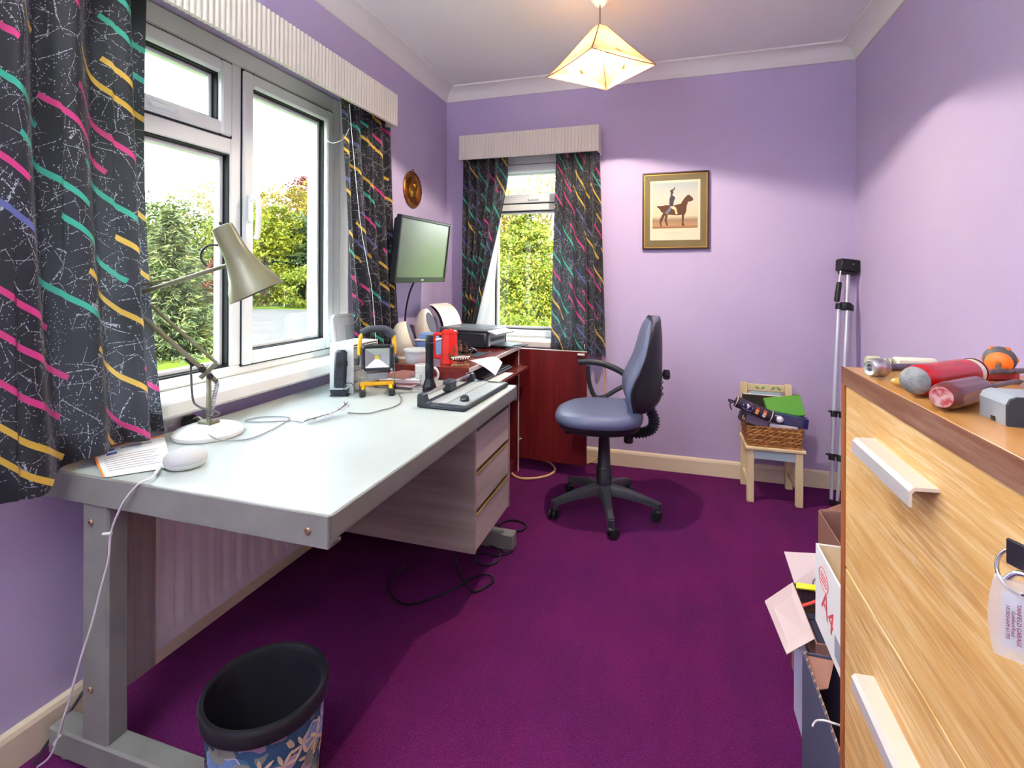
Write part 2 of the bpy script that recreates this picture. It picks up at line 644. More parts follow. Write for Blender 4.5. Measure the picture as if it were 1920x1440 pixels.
w2 = empty_struct('window_2')
b = B()
ring(b, MW2, W2X0, W2X1, .800, W2Z1, .060, 0, .07, .006, wt=.065, wb=.05)
b.box(-1.215, -.615, 0, .07, 1.690, 1.735, .004, 0, MW2)
b.box(W2X0, W2X1, 0, .09, W2Z0, .80, .002, 0, MW2)
build('frame', b, WHITE_PVC, w2)
s = B(); ring(s, MW2, -1.212, -.618, 1.742, 2.012, .050, -.014, .05, .006)
sa = build('sash', s, WHITE_PVC, w2)
gasket(MW2, -1.216, -.614, 1.737, 2.016, sa, -.004)
glass_pane(MW2, -1.162, -.668, 1.792, 1.962, sa)
b = B(); ring(b, MW2, -1.160, -.670, 1.794, 1.960, .014, .03, .06, .003)
build('glazing_bead', b, WHITE_PVC, sa)
h = B().box(-.955, -.875, -.030, -.014, 1.758, 1.776, .004, 0, MW2)
build('handle', h, WHITE_PVC, sa)
gasket(MW2, -1.212, -.618, .848, 1.692, w2)
glass_pane(MW2, -1.210, -.620, .850, 1.690, w2)
b = B(); ring(b, MW2, -1.206, -.624, .854, 1.686, .016, .03, .06, .003)
build('glazing_bead', b, WHITE_PVC, w2)
b = B().box(-1.30, -.53, 3.315, 3.475, .745, .795, .010)
tag(build('window_sill', b, WHITE_PAINT, w2), 'white painted sill behind the printer')


# ------------------------------------------------------------------ pelmets
PELMET = mat('pelmet_cream', (234, 229, 214), .55)
PELMET_TOP = mat('pelmet_board', (232, 228, 220), .55)


def pelmet(label, M, L, H, D, pitch, loc):
    """a = along, depth into the room, z up; fluted front board, two ends, top board"""
    t = thing('pelmet', label, 'pelmet', loc, M=Matrix.Translation(Vector(loc)))
    n = int(L / pitch) * 6
    def front(i, j):
        ph = (i * n / 6) % 1.0
        return M @ Vector((i * L, D + .006 * math.sin(math.pi * ph) ** .6 if ph > 0 else D, j * H))
    f = B()
    f.slab(front, n, 1, (M.to_3x3() @ Vector((0, -.016 - D * 0, 0))))
    build('fluted_front', f, PELMET, t, 50)
    e = B()
    for a in (0, L - .014):
        build('end_board', B().box(a, a + .014, 0, D - .012, 0, H, .001, 0, M), PELMET_TOP, t)
    e = B().box(.014, L - .014, 0, D - .014, H - .016, H - .002, 0, 0, M)
    build('top_board', e, PELMET_TOP, t)
    e = B()
    e.tube([M @ Vector((.03, .055, H - .05)), M @ Vector((L - .03, .055, H - .05))], .009, 8)
    build('curtain_rail', e, WHITE_PL, t)
    return t


MP1 = Matrix(((0, 1, 0, WX0), (1, 0, 0, .52), (0, 0, 1, 2.005), (0, 0, 0, 1)))
pelmet('long cream fluted pelmet box above the large window', MP1, 1.865, .165, .180, .0215, (WX0, 1.45, 2.005))
MP2 = Matrix(((1, 0, 0, -1.398), (0, -1, 0, WY1), (0, 0, 1, 2.022), (0, 0, 0, 1)))
pelmet('short cream fluted pelmet box above the narrow window', MP2, .957, .165, .140, .0215, (-.92, WY1, 2.022))


# ------------------------------------------------------------------ curtains
def curtain_material():
    m = mat('striped_curtain_fabric', (38, 36, 42), .55, spec=.35, sheen=.2)
    n = N(m)
    uv = n.new('UVMap')
    sep = n.new('SeparateXYZ'); n.link(uv.outputs[0], sep.inputs[0])
    th = rad(33)
    c, s_ = math.cos(th), math.sin(th)
    A = n.math('SUBTRACT', n.math('MULTIPLY', sep.outputs[0], c), n.math('MULTIPLY', sep.outputs[1], s_))
    Pp = n.math('ADD', n.math('MULTIPLY', sep.outputs[0], s_), n.math('MULTIPLY', sep.outputs[1], c))
    RS = .078
    pr = n.math('DIVIDE', Pp, RS)
    row = n.math('FLOOR', pr)
    wn1 = n.new('TexWhiteNoise', noise_dimensions='1D'); n.link(row, wn1.inputs['W'])
    al = n.math('ADD', n.math('DIVIDE', A, .46), n.math('MULTIPLY', wn1.outputs[0], 9.7))
    cell = n.math('FLOOR', al)
    fr = n.math('FRACT', al)
    on = n.math('LESS_THAN', fr, .66)
    cmb = n.new('CombineXYZ'); n.link(row, cmb.inputs[0]); n.link(cell, cmb.inputs[1])
    wn2 = n.new('TexWhiteNoise', noise_dimensions='3D'); n.link(cmb.outputs[0], wn2.inputs['Vector'])
    off = n.math('MULTIPLY_ADD', wn2.outputs[0], .44, .28)
    dist = n.math('ABSOLUTE', n.math('SUBTRACT', n.math('FRACT', pr), off))
    line = n.math('MULTIPLY', n.math('LESS_THAN', dist, .088), on)
    wsep = n.new('SeparateColor'); n.link(wn2.outputs['Color'], wsep.inputs[0])
    colr = n.ramp(wsep.outputs[1], [(0, lin((216, 54, 128))), (.29, lin((232, 186, 66))), (.56, lin((58, 178, 150))), (.84, lin((96, 102, 160)))], 'CONSTANT')
    # thin chalky scratches
    sc = None
    for i, (scale, rot, w) in enumerate(((7.5, .4, .0058), (10.5, 1.3, .0062), (5.0, 2.2, .004), (17, .9, .009))):
        mp = n.new('Mapping'); mp.inputs['Rotation'].default_value = (0, 0, rot); mp.inputs['Location'].default_value = (i * 3.1, i * 1.7, 0)
        n.link(uv.outputs[0], mp.inputs[0])
        vo = n.new('TexVoronoi', feature='DISTANCE_TO_EDGE'); vo.inputs['Scale'].default_value = scale
        n.link(mp.outputs[0], vo.inputs['Vector'])
        k = n.math('LESS_THAN', vo.outputs['Distance'], w)
        gate = n.math('GREATER_THAN', n.noise(mp.outputs[0], 11, 2), .50)
        k = n.math('MULTIPLY', k, gate)
        sc = k if sc is None else n.math('MAXIMUM', sc, k)
    dash = n.math('GREATER_THAN', n.noise(uv.outputs[0], 190, 2), .47)
    sc = n.math('MULTIPLY', sc, dash)
    vs_ = n.new('TexVoronoi', feature='F1'); vs_.inputs['Scale'].default_value = 230
    n.link(uv.outputs[0], vs_.inputs['Vector'])
    vsc = n.new('SeparateColor'); n.link(vs_.outputs['Color'], vsc.inputs[0])
    spk = n.math('MULTIPLY', n.math('LESS_THAN', vs_.outputs['Distance'], .33), n.math('GREATER_THAN', vsc.outputs[0], .80))
    spk = n.math('MULTIPLY', spk, n.math('GREATER_THAN', n.noise(uv.outputs[0], 9, 3), .48))
    chalk = n.math('MULTIPLY', n.math('MAXIMUM', sc, spk), .75)
    base = n.mix(chalk, lin((31, 29, 35)), lin((210, 210, 216)))
    full = n.mix(line, base, colr)
    n.link(full, n.p.inputs['Base Color'])
    wv = n.new('TexChecker'); wv.inputs['Scale'].default_value = 900
    n.link(uv.outputs[0], wv.inputs['Vector'])
    n.bump(wv.outputs[1], .15, .001)
    tr = n.new('BsdfTranslucent')
    n.link(n.mix(.30, full, lin((150, 150, 160))), tr.inputs[0])
    ms = n.new('MixShader'); ms.inputs[0].default_value = .32
    out = n.t.nodes['Material Output']
    n.link(n.p.outputs[0], ms.inputs[1]); n.link(tr.outputs[0], ms.inputs[2]); n.link(ms.outputs[0], out.inputs[0])
    return m


CURTAIN = curtain_material()


def curtain(label, M, aL, aR, base, amp, folds, ztop, zbot, width, u0, group, jitter=0, loc=(0, 0, 0)):
    """aL(w), aR(w): side edges at height fraction w (0 top); base(w, s): distance from the wall; zbot(s)"""
    rnd = random.Random(u0 * 100 + 3)
    ph = [rnd.uniform(-.5, .5) for _ in range(40)]
    wd = [rnd.uniform(.55, 1.25) for _ in range(40)]
    cum = [0]
    for k in range(folds): cum.append(cum[-1] + wd[k])
    cum = [c / cum[-1] for c in cum]
    def phase(s):
        for k in range(folds):
            if s <= cum[k + 1] + 1e-9: return k + (s - cum[k]) / (cum[k + 1] - cum[k])
        return folds
    def fn(s, w):
        z = ztop + (zbot(s) - ztop) * w
        p = phase(s)
        k = int(min(p, folds - 1))
        f = amp(w, s) * (1 + .3 * ph[k]) * math.sin(2 * math.pi * p + .5 * math.sin(3 * w + k))
        f += amp(w, s) * .10 * math.sin(4 * math.pi * p + 5 * w + ph[k] * 6)
        sk = .10 * amp(w, s) * math.cos(2 * math.pi * p + w * 2)
        a = aL(w) + (aR(w) - aL(w)) * s + sk * math.sin(math.pi * s)
        return M @ Vector((a, base(w, s) + f, z))
    b = B()
    H = 1.3
    b.grid(fn, folds * 16, 48, uvf=lambda s, w: (u0 + s * width, -w * H))
    o = build('curtain', b, CURTAIN, None, 60, loc=loc, recalc=False)
    return tag(o, label, 'curtain', group)


MC1 = Matrix(((0, 1, 0, WX0), (1, 0, 0, 0), (0, 0, 1, 0), (0, 0, 0, 1)))     # (a=y, depth from the wall, z)
MC2 = Matrix(((1, 0, 0, 0), (0, -1, 0, WY1), (0, 0, 1, 0), (0, 0, 0, 1)))    # (a=x, depth, z)
LERP = lambda p, q, t: p + (q - p) * max(0, min(1, t))


def base1(w, s):      # hangs from the rail, over the sill, then tucked back behind the desk
    return LERP(.118, .138, w / .8)


curtain('dark charcoal curtain with bright diagonal dashes at the left end of the large window',
        MC1, lambda w: .60 + .02 * w, lambda w: 1.088 - .012 * math.sin(w * 3) + .050 * w * w,
        base1, lambda w, s: .030 + .002 * w,
        4, 2.11, lambda s: LERP(.705, .762, (s - .35) / .25), .86, 0.0, 'charcoal striped curtains', loc=(-1.43, .85, .70))
curtain('charcoal dashed curtain at the right end of the large window, beside the wall monitor',
        MC1, lambda w: 1.995 + .10 * w * w, lambda w: 2.425 + .055 * w,
        lambda w, s: LERP(.112, .135, w), lambda w, s: .026 + .004 * w,
        5, 2.11, lambda s: .812, .95, 5.3, 'charcoal striped curtains', loc=(-1.43, 2.2, .84))
curtain('charcoal dashed curtain at the left of the narrow window, drawn back above the printer',
        MC2, lambda w: -1.386 - .004 * w, lambda w: -1.062 - .30 * max(0, w - .18) ** 1.1,
        lambda w, s: .085, lambda w, s: .022 * (1 - .15 * w),
        5, 2.12, lambda s: .83, .85, 11.2, 'charcoal striped curtains', loc=(-1.25, 3.3, .83))
curtain('charcoal dashed curtain at the right of the narrow window, hanging behind the red cabinet door',
        MC2, lambda w: -.722 - .035 * w, lambda w: -.445 + .05 * w,
        lambda w, s: .095, lambda w, s: .022,
        5, 2.12, lambda s: .742 - .03 * s, .85, 17.9, 'charcoal striped curtains', loc=(-.58, 3.3, .73))
# white lining showing along the drawn-back left curtain of window 2
LINING = mat('white_lining', (226, 226, 222), .8)
nl = N(LINING); tl = nl.new('BsdfTranslucent'); tl.inputs[0].default_value = (.8, .8, .78, 1)
ml = nl.new('MixShader'); ml.inputs[0].default_value = .4
nl.link(nl.p.outputs[0], ml.inputs[1]); nl.link(tl.outputs[0], ml.inputs[2]); nl.link(ml.outputs[0], nl.t.nodes['Material Output'].inputs[0])
def lining(s, w):
    w_ = .38 + .62 * w
    top = -1.062 - .30 * max(0, w_ - .18) ** 1.1
    a = top - .03 + (.03 + .115 * w ** 1.4) * s
    return MC2 @ Vector((a, .050 + .008 * math.sin(9 * s + 4 * w), 2.12 - 1.30 * w_))
b = B().grid(lining, 12, 20)
o = build('curtain_lining', b, LINING, None, 60, loc=(-1.2, 3.34, .83), recalc=False)
tag(o, 'white curtain lining bunched beside the narrow window glass', 'curtain lining')

# ================================================================== BIG FURNITURE
GREY_METAL = mat('grey_enamelled_metal', (126, 125, 120), .42, var=(116, 115, 111), vscale=9, bump=.03, bscale=300)


def grain_material(name, dark, mid, light, along, scale=1.0, rough=.45, streak=None, coat=0):
    """wood grain running along axis index `along` (object space)"""
    m = mat(name, mid, rough, spec=.4, coat=coat)
    n = N(m)
    sc = [scale * 26] * 3
    sc[along] = scale * 1.5
    v = n.obj(tuple(sc))
    warp = n.noise(n.obj(tuple(scale * (1.2 if i == along else 5) for i in range(3))), 1.2, 3)
    g = n.noise(v, 1.0, 8, .62)
    g2 = n.math('ADD', n.math('MULTIPLY', g, .75), n.math('MULTIPLY', warp, .35))
    c = n.ramp(g2, [(.36, lin(dark)), (.54, lin(mid)), (.70, lin(light))])
    if streak:
        sc2 = [scale * 70] * 3; sc2[along] = scale * 3.5
        st = n.noise(n.obj(tuple(sc2)), 1.3, 5, .6)
        k = n.math('MULTIPLY', n.math('MULTIPLY', n.ramp(st, [(.50, (0, 0, 0, 1)), (.60, (1, 1, 1, 1))]),
                   n.ramp(n.noise(n.obj((3, 3, 3)), 1.1, 3), [(.35, (.3, .3, .3, 1)), (.65, (1, 1, 1, 1))])), .7)
        c = n.mix(k, c, lin(streak))
    n.link(c, n.p.inputs['Base Color'])
    n.bump(g, .12, .001)
    return m


GREY_WOOD = grain_material('grey_woodgrain_laminate', (128, 118, 114), (160, 150, 144), (174, 164, 157), 2, .8)
GREY_WOOD_X = grain_material('grey_woodgrain_laminate_long', (122, 112, 104), (154, 143, 132), (172, 160, 148), 0, .8)
GREY_WOOD_Y = grain_material('grey_woodgrain_drawer', (150, 138, 132), (178, 165, 156), (190, 178, 168), 1, .8)


def desktop_material():
    m = mat('pale_desk_laminate', (184, 191, 189), .38, spec=.45)
    n = N(m)
    v = n.obj()
    blot = n.noise(v, 5, 5, .6)
    c = n.ramp(blot, [(.3, lin((170, 177, 173))), (.7, lin((183, 189, 185)))])
    wear = n.noise(n.obj((1, 1, 1)), 9, 4)
    # worn tan patch by the wall corner of the near end
    sep = n.new('SeparateXYZ'); n.link(v, sep.inputs[0])
    k = n.math('MULTIPLY', n.math('LESS_THAN', n.math('ADD', n.math('MULTIPLY', sep.outputs[0], 1.0), n.math('ADD', n.math('MULTIPLY', sep.outputs[1], .8), n.math('MULTIPLY', wear, .12))), -.80), .8)
    n.link(n.mix(k, c, lin((190, 168, 128))), n.p.inputs['Base Color'])
    n.link(n.ramp(blot, [(.3, (.3, .3, .3, 1)), (.7, (.46, .46, .46, 1))]), n.p.inputs['Roughness'])
    return m


# ------------------------------------------------------------------ desk
DX0, DX1, DY0, DY1, DZ = -1.512, -.665, .888, 2.215, .730
desk = thing('desk', 'long grey office desk with a pale worn top, beneath the large window', 'desk', (-1.09, 1.55, 0))
build('tabletop', B().box(DX0 + .012, DX1 - .003, DY0 + .004, DY1 - .003, DZ - .028, DZ, .002), desktop_material(), desk)
rail = B()      # the end channel: front plate with a lip over the top edge
rail.box(DX0, DX1, DY0 - .004, DY0 + .006, DZ - .068, DZ + .001, .002)
rail.box(DX0, DX1, DY0 + .006, DY0 + .040, DZ - .068, DZ - .060, .001)
rail.box(DX1 - .006, DX1, DY0 + .006, DY0 + .03, DZ - .066, DZ - .002, .001)
build('end_rail', rail, GREY_METAL, desk)
rail = B().box(DX0, DX1, DY1 - .003, DY1 + .006, DZ - .068, DZ + .001, .002)
build('end_rail', rail, GREY_METAL, desk)
edge = B().box(DX1 - .004, DX1 + .001, DY0 + .006, DY1 - .003, DZ - .052, DZ - .003, .001)
edge.box(DX1 - .030, DX1 - .004, DY0 + .03, DY1 - .01, DZ - .060, DZ - .028, .001)
build('front_rail', edge, GREY_METAL, desk)
BOLT = mat('dull_bolt', (150, 128, 104), .4, metal=.8)


def bolt(p, d=(0, -1, 0), r=.0085, parent=None):
    p, d = Vector(p), Vector(d)
    b = B().lathe([(0, 0), (r, 0), (r, .002), (r * .8, .004), (r * .42, .0042), (r * .38, .002), (0, .002)], 14, frame_z(p, p + d))
    return build('bolt', b, BOLT, parent)


for px_, pz in ((DX0 + .028, DZ - .036), (DX1 - .05, DZ - .036)):
    bolt((px_, DY0 - .003, pz), parent=desk)
for y0, face in ((DY0 + .004, -1), (DY1 - .055, 1)):
    lg = B().box(-1.385, -1.297, y0, y0 + .050, .075, DZ - .06, .004)
    build('leg', lg, GREY_METAL, desk)
    ft = B().box(-1.50, -.662, y0 - .004, y0 + .054, .012, .080, .005)
    ft.cyl((-.70, y0 + .025, .0), (-.70, y0 + .025, .014), .020)
    ft.cyl((-1.46, y0 + .025, .0), (-1.46, y0 + .025, .014), .020)
    build('foot', ft, GREY_METAL, desk)
for pz in (.615, .205): bolt((-1.355, DY0 + .004, pz), parent=desk)
build('modesty_panel', B().box(-1.408, -1.390, DY0 + .05, 1.086, .118, DZ - .03, .001), GREY_WOOD, desk)
for pz in (.60, .18): bolt((-1.390, .972, pz), (1, 0, 0), .008, desk)
ped = B()
PX0, PX1, PY0, PY1, PZ0, PZ1 = -1.26, -.690, 1.768, 2.196, .192, .690
ped.box(PX0, PX1, PY0, PY0 + .016, PZ0, PZ1, .002)
ped.box(PX0, PX1, PY1 - .016, PY1, PZ0, PZ1, .002)
ped.box(PX0, PX0 + .014, PY0 + .016, PY1 - .016, PZ0, PZ1)
ped.box(PX0, PX1 - .02, PY0 + .016, PY1 - .016, PZ0, PZ0 + .016)
ped.box(PX0, PX1 - .03, PY0 + .016, PY1 - .016, PZ1 - .016, PZ1)
pe = build('pedestal', ped, GREY_WOOD_X, desk)
GOLD = mat('gold_anodised_strip', (188, 158, 104), .35, metal=.6)
for k, (z0, z1) in enumerate(((PZ0 + .004, .328), (.346, .480), (.498, .638))):
    dr = B().box(PX1 - .020, PX1 - .002, PY0 + .018, PY1 - .018, z0, z1, .002)
    dr.box(PX0 + .05, PX1 - .02, PY0 + .03, PY1 - .03, z0 + .01, z1 - .02)
    build('drawer', dr, GREY_WOOD_Y, pe)
    if k < 2:
        gs = B().box(PX1 - .016, PX1 + .001, PY0 + .018, PY1 - .018, z1, z1 + .003)
        build('drawer_trim', gs, GOLD, pe)

# ------------------------------------------------------------------ red mahogany computer cabinet behind the desk
MAHOG = grain_material('mahogany_veneer', (78, 18, 22), (106, 27, 30), (126, 40, 36), 2, .7, .35, coat=.25)
MAHOG_TOP = grain_material('mahogany_veneer_top', (82, 24, 22), (110, 34, 28), (130, 48, 36), 1, .7, .28, coat=.3)
LIPPING = mat('pale_edge_lipping', (214, 206, 204), .3)
CX0, CX1, CY0, CY1, CT = -1.53, -.905, 2.232, 3.100, .790
cab = thing('computer_cabinet', 'dark red mahogany computer cabinet with its right door open, beyond the desk', 'cabinet', (-1.2, 2.67, 0))
build('top', B().box(CX0, CX1, CY0, CY1, CT - .020, CT, .001), MAHOG_TOP, cab)
build('top_edging', B().box(CX1, CX1 + .004, CY0, CY1, CT - .021, CT + .001, .001), LIPPING, cab)
for y in (CY0, CY1 - .018):
    build('side_panel', B().box(CX0, CX1 - .012, y, y + .018, .0, CT - .02, .001), MAHOG, cab)
    build('side_edging', B().box(CX1 - .012, CX1 - .009, y - .001, y + .019, .0, CT - .02), LIPPING, cab)
build('back_panel', B().box(CX0, CX0 + .012, CY0 + .018, CY1 - .018, .06, CT - .02), MAHOG, cab)
build('plinth', B().box(CX0, CX1 - .03, CY0 + .018, CY1 - .018, .0, .07, .001), MAHOG, cab)
kt = B().box(-1.36, -.842, CY0 + .03, 3.055, .655, .671, .002)
build('keyboard_shelf', kt, MAHOG_TOP, cab)
p0, p1 = Vector((-.945, 3.118, 0)), Vector((-.487, 3.092, 0))
dd = (p1 - p0).normalized()
MD = Matrix.Translation(p0) @ Matrix(((dd.x, -dd.y, 0, 0), (dd.y, dd.x, 0, 0), (0, 0, 1, 0), (0, 0, 0, 1)))
W = (p1 - p0).length
door = build('door', B().box(0, W, 0, .018, .075, .766, .001, 0, MD), MAHOG, cab)
build('door_edging', B().box(0, W, -.0005, .0185, .766, .769, 0, 0, MD), LIPPING, door)
build('magnet_catch', B().box(W - .055, W - .012, -.010, 0, .745, .757, .002, 0, MD), WHITE_PL, door)
for z in (.655, .195):
    hb = B()
    hb.cyl(MD @ Vector((.025, 0, z)), MD @ Vector((.025, -.006, z)), .016, n=14)
    hb.box(-.015, .05, -.012, -.004, z - .008, z + .008, .002, 0, MD)
    for q in (-.018, .018): hb.cyl(MD @ Vector((.032, 0, z + q)), MD @ Vector((.032, -.004, z + q)), .004, n=8)
    build('hinge', hb, STEEL, door)

# ------------------------------------------------------------------ radiator
RAD = mat('radiator_enamel', (232, 224, 222), .35)
ra = thing('radiator', 'white ribbed panel radiator under the large window', 'radiator', (-1.50, 1.6, .10))
RY0, RY1, RZ0, RZ1, RXF = 1.088, 2.12, .112, .640, -1.447
npi = 17
pit = (RY1 - RY0 - .06) / npi
def radf(i, j):
    y = RY0 + (RY1 - RY0) * i
    z = RZ0 + (RZ1 - RZ0) * j
    q = (y - RY0 - .03) / pit
    edge_ = max(0, min(1, (z - RZ0 - .035) / .012, (RZ1 - .035 - z) / .012))
    r = .0
    if 0 < q < npi:
        f = q % 1.0
        r = -.013 * edge_ * max(0, 1 - (abs(f - .5) / .22) ** 2) ** .6 if abs(f - .5) < .22 else 0
    lip = -.012 if j in (0, 1) else 0
    return Vector((RXF - r * 0 + r + lip * 0, y, z))
b = B().slab(radf, npi * 12, 30, (-.018, 0, 0))
build('front_panel', b, RAD, ra, 60)
b = B().box(-1.50, -1.466, RY0 + .02, RY1 - .02, RZ0 + .02, RZ1 - .03, .003)
build('water_channel', b, RAD, ra)
b = B()
for y in (RY0 + .2, RY1 - .2): b.box(WX0, -1.49, y - .02, y + .02, .2, .58)
build('wall_bracket', b, RAD, ra)
b = B()
b.tube([(-1.485, RY1 - .01, .14), (-1.485, RY1 + .06, .14), (-1.485, RY1 + .06, .0)], .009, 8)
build('pipe', b, RAD, ra)

# ------------------------------------------------------------------ chest of drawers in the right foreground
OAK = grain_material('limed_oak_front', (180, 130, 72), (208, 160, 94), (222, 182, 122), 1, 2.3, .5, streak=(234, 208, 162))
OAK_TOP = grain_material('varnished_chest_top', (162, 106, 52), (188, 130, 68), (204, 150, 84), 1, .8, .3, coat=.35)
EDGE = grain_material('scuffed_brown_edge', (88, 50, 34), (118, 72, 50), (150, 116, 98), 1, 2.2, .55)
SIDE = grain_material('brown_chest_side', (120, 62, 30), (150, 84, 44), (168, 100, 56), 2, 1.0, .45)
HX0, HX1, HY0, HY1, HZ = .286, .78, .06, 1.032, 1.065
chest = thing('chest_of_drawers', 'limed oak chest of three wide drawers filling the right foreground', 'chest of drawers', (.53, .55, 0))
build('top', B().box(HX0 + .003, HX1, HY0, HY1, HZ - .028, HZ, .0015), OAK_TOP, chest)
build('top_edging', B().box(HX0, HX0 + .003, HY0, HY1, HZ - .029, HZ, 0), EDGE, chest)
for y in (HY0, HY1 - .017): build('side_panel', B().box(HX0, HX1, y, y + .017, 0, HZ - .028, .001), SIDE, chest)
build('back_panel', B().box(HX1 - .01, HX1, HY0 + .017, HY1 - .017, .02, HZ - .03), SIDE, chest)
build('plinth', B().box(HX0 + .03, HX1 - .01, HY0 + .017, HY1 - .017, 0, .06), SIDE, chest)
HANDLE = mat('white_anodised_pull', (226, 220, 214), .28, metal=.35)
for k, (z0, z1) in enumerate(((.063, .356), (.3595, .7215), (.7245, 1.034))):
    d = build('drawer', B().box(HX0 + .002, HX0 + .020, HY0 + .019, HY1 - .019, z0, z1, .0012), OAK, chest)
    hz = (.984, .632, .28)[2 - k]
    for hy in ((.690, .882),):
        h = B()
        # folded strip: back flange, out-going shelf, turned-down lip
        prof = [(0, .0), (-.024, -.001), (-.029, -.006), (-.029, -.024), (-.026, -.024), (-.026, -.008), (-.023, -.005), (0, -.004)]
        Mh = Matrix(((1, 0, 0, HX0 + .002), (0, 0, 1, hy[0]), (0, 1, 0, hz), (0, 0, 0, 1)))
        h.prism(prof, 0, hy[1] - hy[0], Mh)
        build('handle', h, HANDLE, d, 20)

# ------------------------------------------------------------------ office chair
FABRIC = mat('slate_blue_vinyl', (98, 104, 134), .42, spec=.5, bump=.12, bscale=500)
CH = mat('chair_black_plastic', (34, 35, 42), .42, bump=.04, bscale=300)
CH_BASE = mat('chair_base_nylon', (52, 54, 60), .4, var=(66, 66, 68), vscale=14)
ch = thing('office_chair', 'slate blue office swivel chair with one loop armrest, in the middle of the carpet', 'chair', (-.33, 2.685, 0), rz=rad(99))
def supel(a, n): 
    c, s = math.cos(a), math.sin(a)
    return math.copysign(abs(c) ** (2 / n), c), math.copysign(abs(s) ** (2 / n), s)
def cushion(b, cx, cy, rx, ry, z0, z1, dome, n=3.0, N_=40, rows=((0, .90), (.12, .98), (.4, 1.0), (.7, .97), (.88, .88), (.97, .72), (1, .5), (1, .25)), shape=None):
    o = b.mark(); ring_ = []
    for q, sc in rows:
        rr = []
        for k in range(N_):
            x, y = supel(2 * math.pi * k / N_, n)
            px_, py_ = cx + x * rx * sc, cy + y * ry * sc
            z = z0 + (z1 - z0) * q
            if shape: z += shape((px_ - cx) / rx, (py_ - cy) / ry) * q
            b.v.append(Vector((px_, py_, z))); rr.append(len(b.v) - 1)
        ring_.append(rr)
    for A, C in zip(ring_, ring_[1:]):
        for k in range(N_): b.f.append((A[k], A[(k + 1) % N_], C[(k + 1) % N_], C[k])); b.mi.append(0)
    b.f.append(tuple(ring_[0][::-1])); b.mi.append(0)
    zc = z1 + (shape(0, 0) if shape else 0)
    b.v.append(Vector((cx, cy, zc))); c = len(b.v) - 1
    for k in range(N_): b.f.append((ring_[-1][k], ring_[-1][(k + 1) % N_], c)); b.mi.append(0)
seat = B()
cushion(seat, 0, .030, .235, .225, .482, .560, 0, 2.7, shape=lambda x, y: -.030 * max(0, y) ** 2 * (1 if y > 0 else 0) + .012 * x * x - .012 * (1 - y * y) + .012 * (y < -.6))
build('seat', seat, FABRIC, ch, 60, local=True)
sp = B(); cushion(sp, 0, .030, .224, .214, .448, .488, 0, 2.7, rows=((0, .86), (.3, .96), (1, 1.0), (1, .6)))
sp.box(-.12, .12, -.12, .20, .432, .452, .006)
build('seat_shell', sp, CH, ch, 50, local=True)
# backrest
def back_w(t): return .212 * (max(0, 1 - abs(2 * t - 1) ** 3.2)) ** .42 * (1 - .10 * t) if 0 < t < 1 else 0
def lean(t): return -.200 + .045 * math.exp(-((t - .30) / .22) ** 2) - .078 * t ** 1.4
def backrest(b, dy0, dy1, sc, z0, z1, bulge):
    rows, N_ = 26, 12
    idx = {}
    for j in range(rows + 1):
        t = .004 + .992 * j / rows
        w = back_w(t) * sc
        z = z0 + (z1 - z0) * t
        for i in range(-N_, N_ + 1):
            q = i / N_
            e = max(0, 1 - abs(q) ** 3) * max(0, 1 - abs(2 * t - 1) ** 6) 
            wrap = .045 * q * q
            for side in (0, 1):
                y = lean(t) + wrap + ((dy0(t) if callable(dy0) else dy0) if side else dy1) * e ** .5 + bulge * e * (0 if side else 1)
                b.v.append(Vector((q * w, y, z))); idx[j, i, side] = len(b.v) - 1
    for j in range(rows):
        for i in range(-N_, N_):
            for sd in (0, 1):
                f = (idx[j, i, sd], idx[j, i + 1, sd], idx[j + 1, i + 1, sd], idx[j + 1, i, sd])
                b.f.append(f if sd else f[::-1]); b.mi.append(0)
        for i in (-N_, N_):
            f = (idx[j, i, 0], idx[j, i, 1], idx[j + 1, i, 1], idx[j + 1, i, 0])
            b.f.append(f); b.mi.append(0)
    for i in range(-N_, N_):
        for j in (0, rows):
            b.f.append((idx[j, i, 0], idx[j, i + 1, 0], idx[j, i + 1, 1], idx[j, i, 1])); b.mi.append(0)
bb = B(); backrest(bb, -.004, .052, 1.0, .515, 1.025, .010)
build('backrest', bb, FABRIC, ch, 70, local=True)
def yb(t): return min(-.288 + .065 * max(0, 1 - t / .22) ** 2, lean(t) - .016)
bs = B(); backrest(bs, lambda t: yb(t) - lean(t), -.004, .985, .520, 1.018, 0)
sh = build('back_shell', bs, CH, ch, 70, local=True)
pp = B()
pts = []
for k in range(56):
    a = 2 * math.pi * k / 56
    t = .5 - .496 * math.cos(a)
    q = 1 if a < math.pi else -1
    w = back_w(t) * 1.0
    pts.append((q * w, lean(t) + .045 + .003, .515 + .51 * t))
pp.tube(pts, .005, 6, closed=True)
build('piping', pp, CH, ch, 60, local=True)
rb = B()
for z in (.63, .66, .69):
    rb.tube([(-.10, -.272, z + .016), (-.05, -.286, z + .004), (0, -.289, z), (.05, -.286, z + .004), (.10, -.272, z + .016)], .006, 6, 3)
build('shell_rib', rb, CH, sh, 60, local=True)
kb = B()
kb.cyl((0, -.28, .725), (0, -.300, .725), .010)
kb.lathe([(0, 0), (.022, 0), (.026, .006), (.026, .026), (.020, .032), (0, .032)], 10, frame_z((0, -.296, .725), (0, -.33, .725)))
build('adjuster_knob', kb, CH, ch, 30, local=True)
bl = B()
path = crom([(0, -.10, .432), (0, -.17, .420), (0, -.235, .440), (0, -.252, .490), (0, -.225, .555)], 10)
rs = [.030 if i % 2 else .022 for i in range(len(path))]
bl.tube(path, rs, 14)
build('bellows', bl, CH, ch, 20, local=True)
build('tension_knob', B().cyl((.02, -.125, .36), (.02, -.125, .45), .024, bev=.005), CH, ch, 40, local=True)
uc = B()
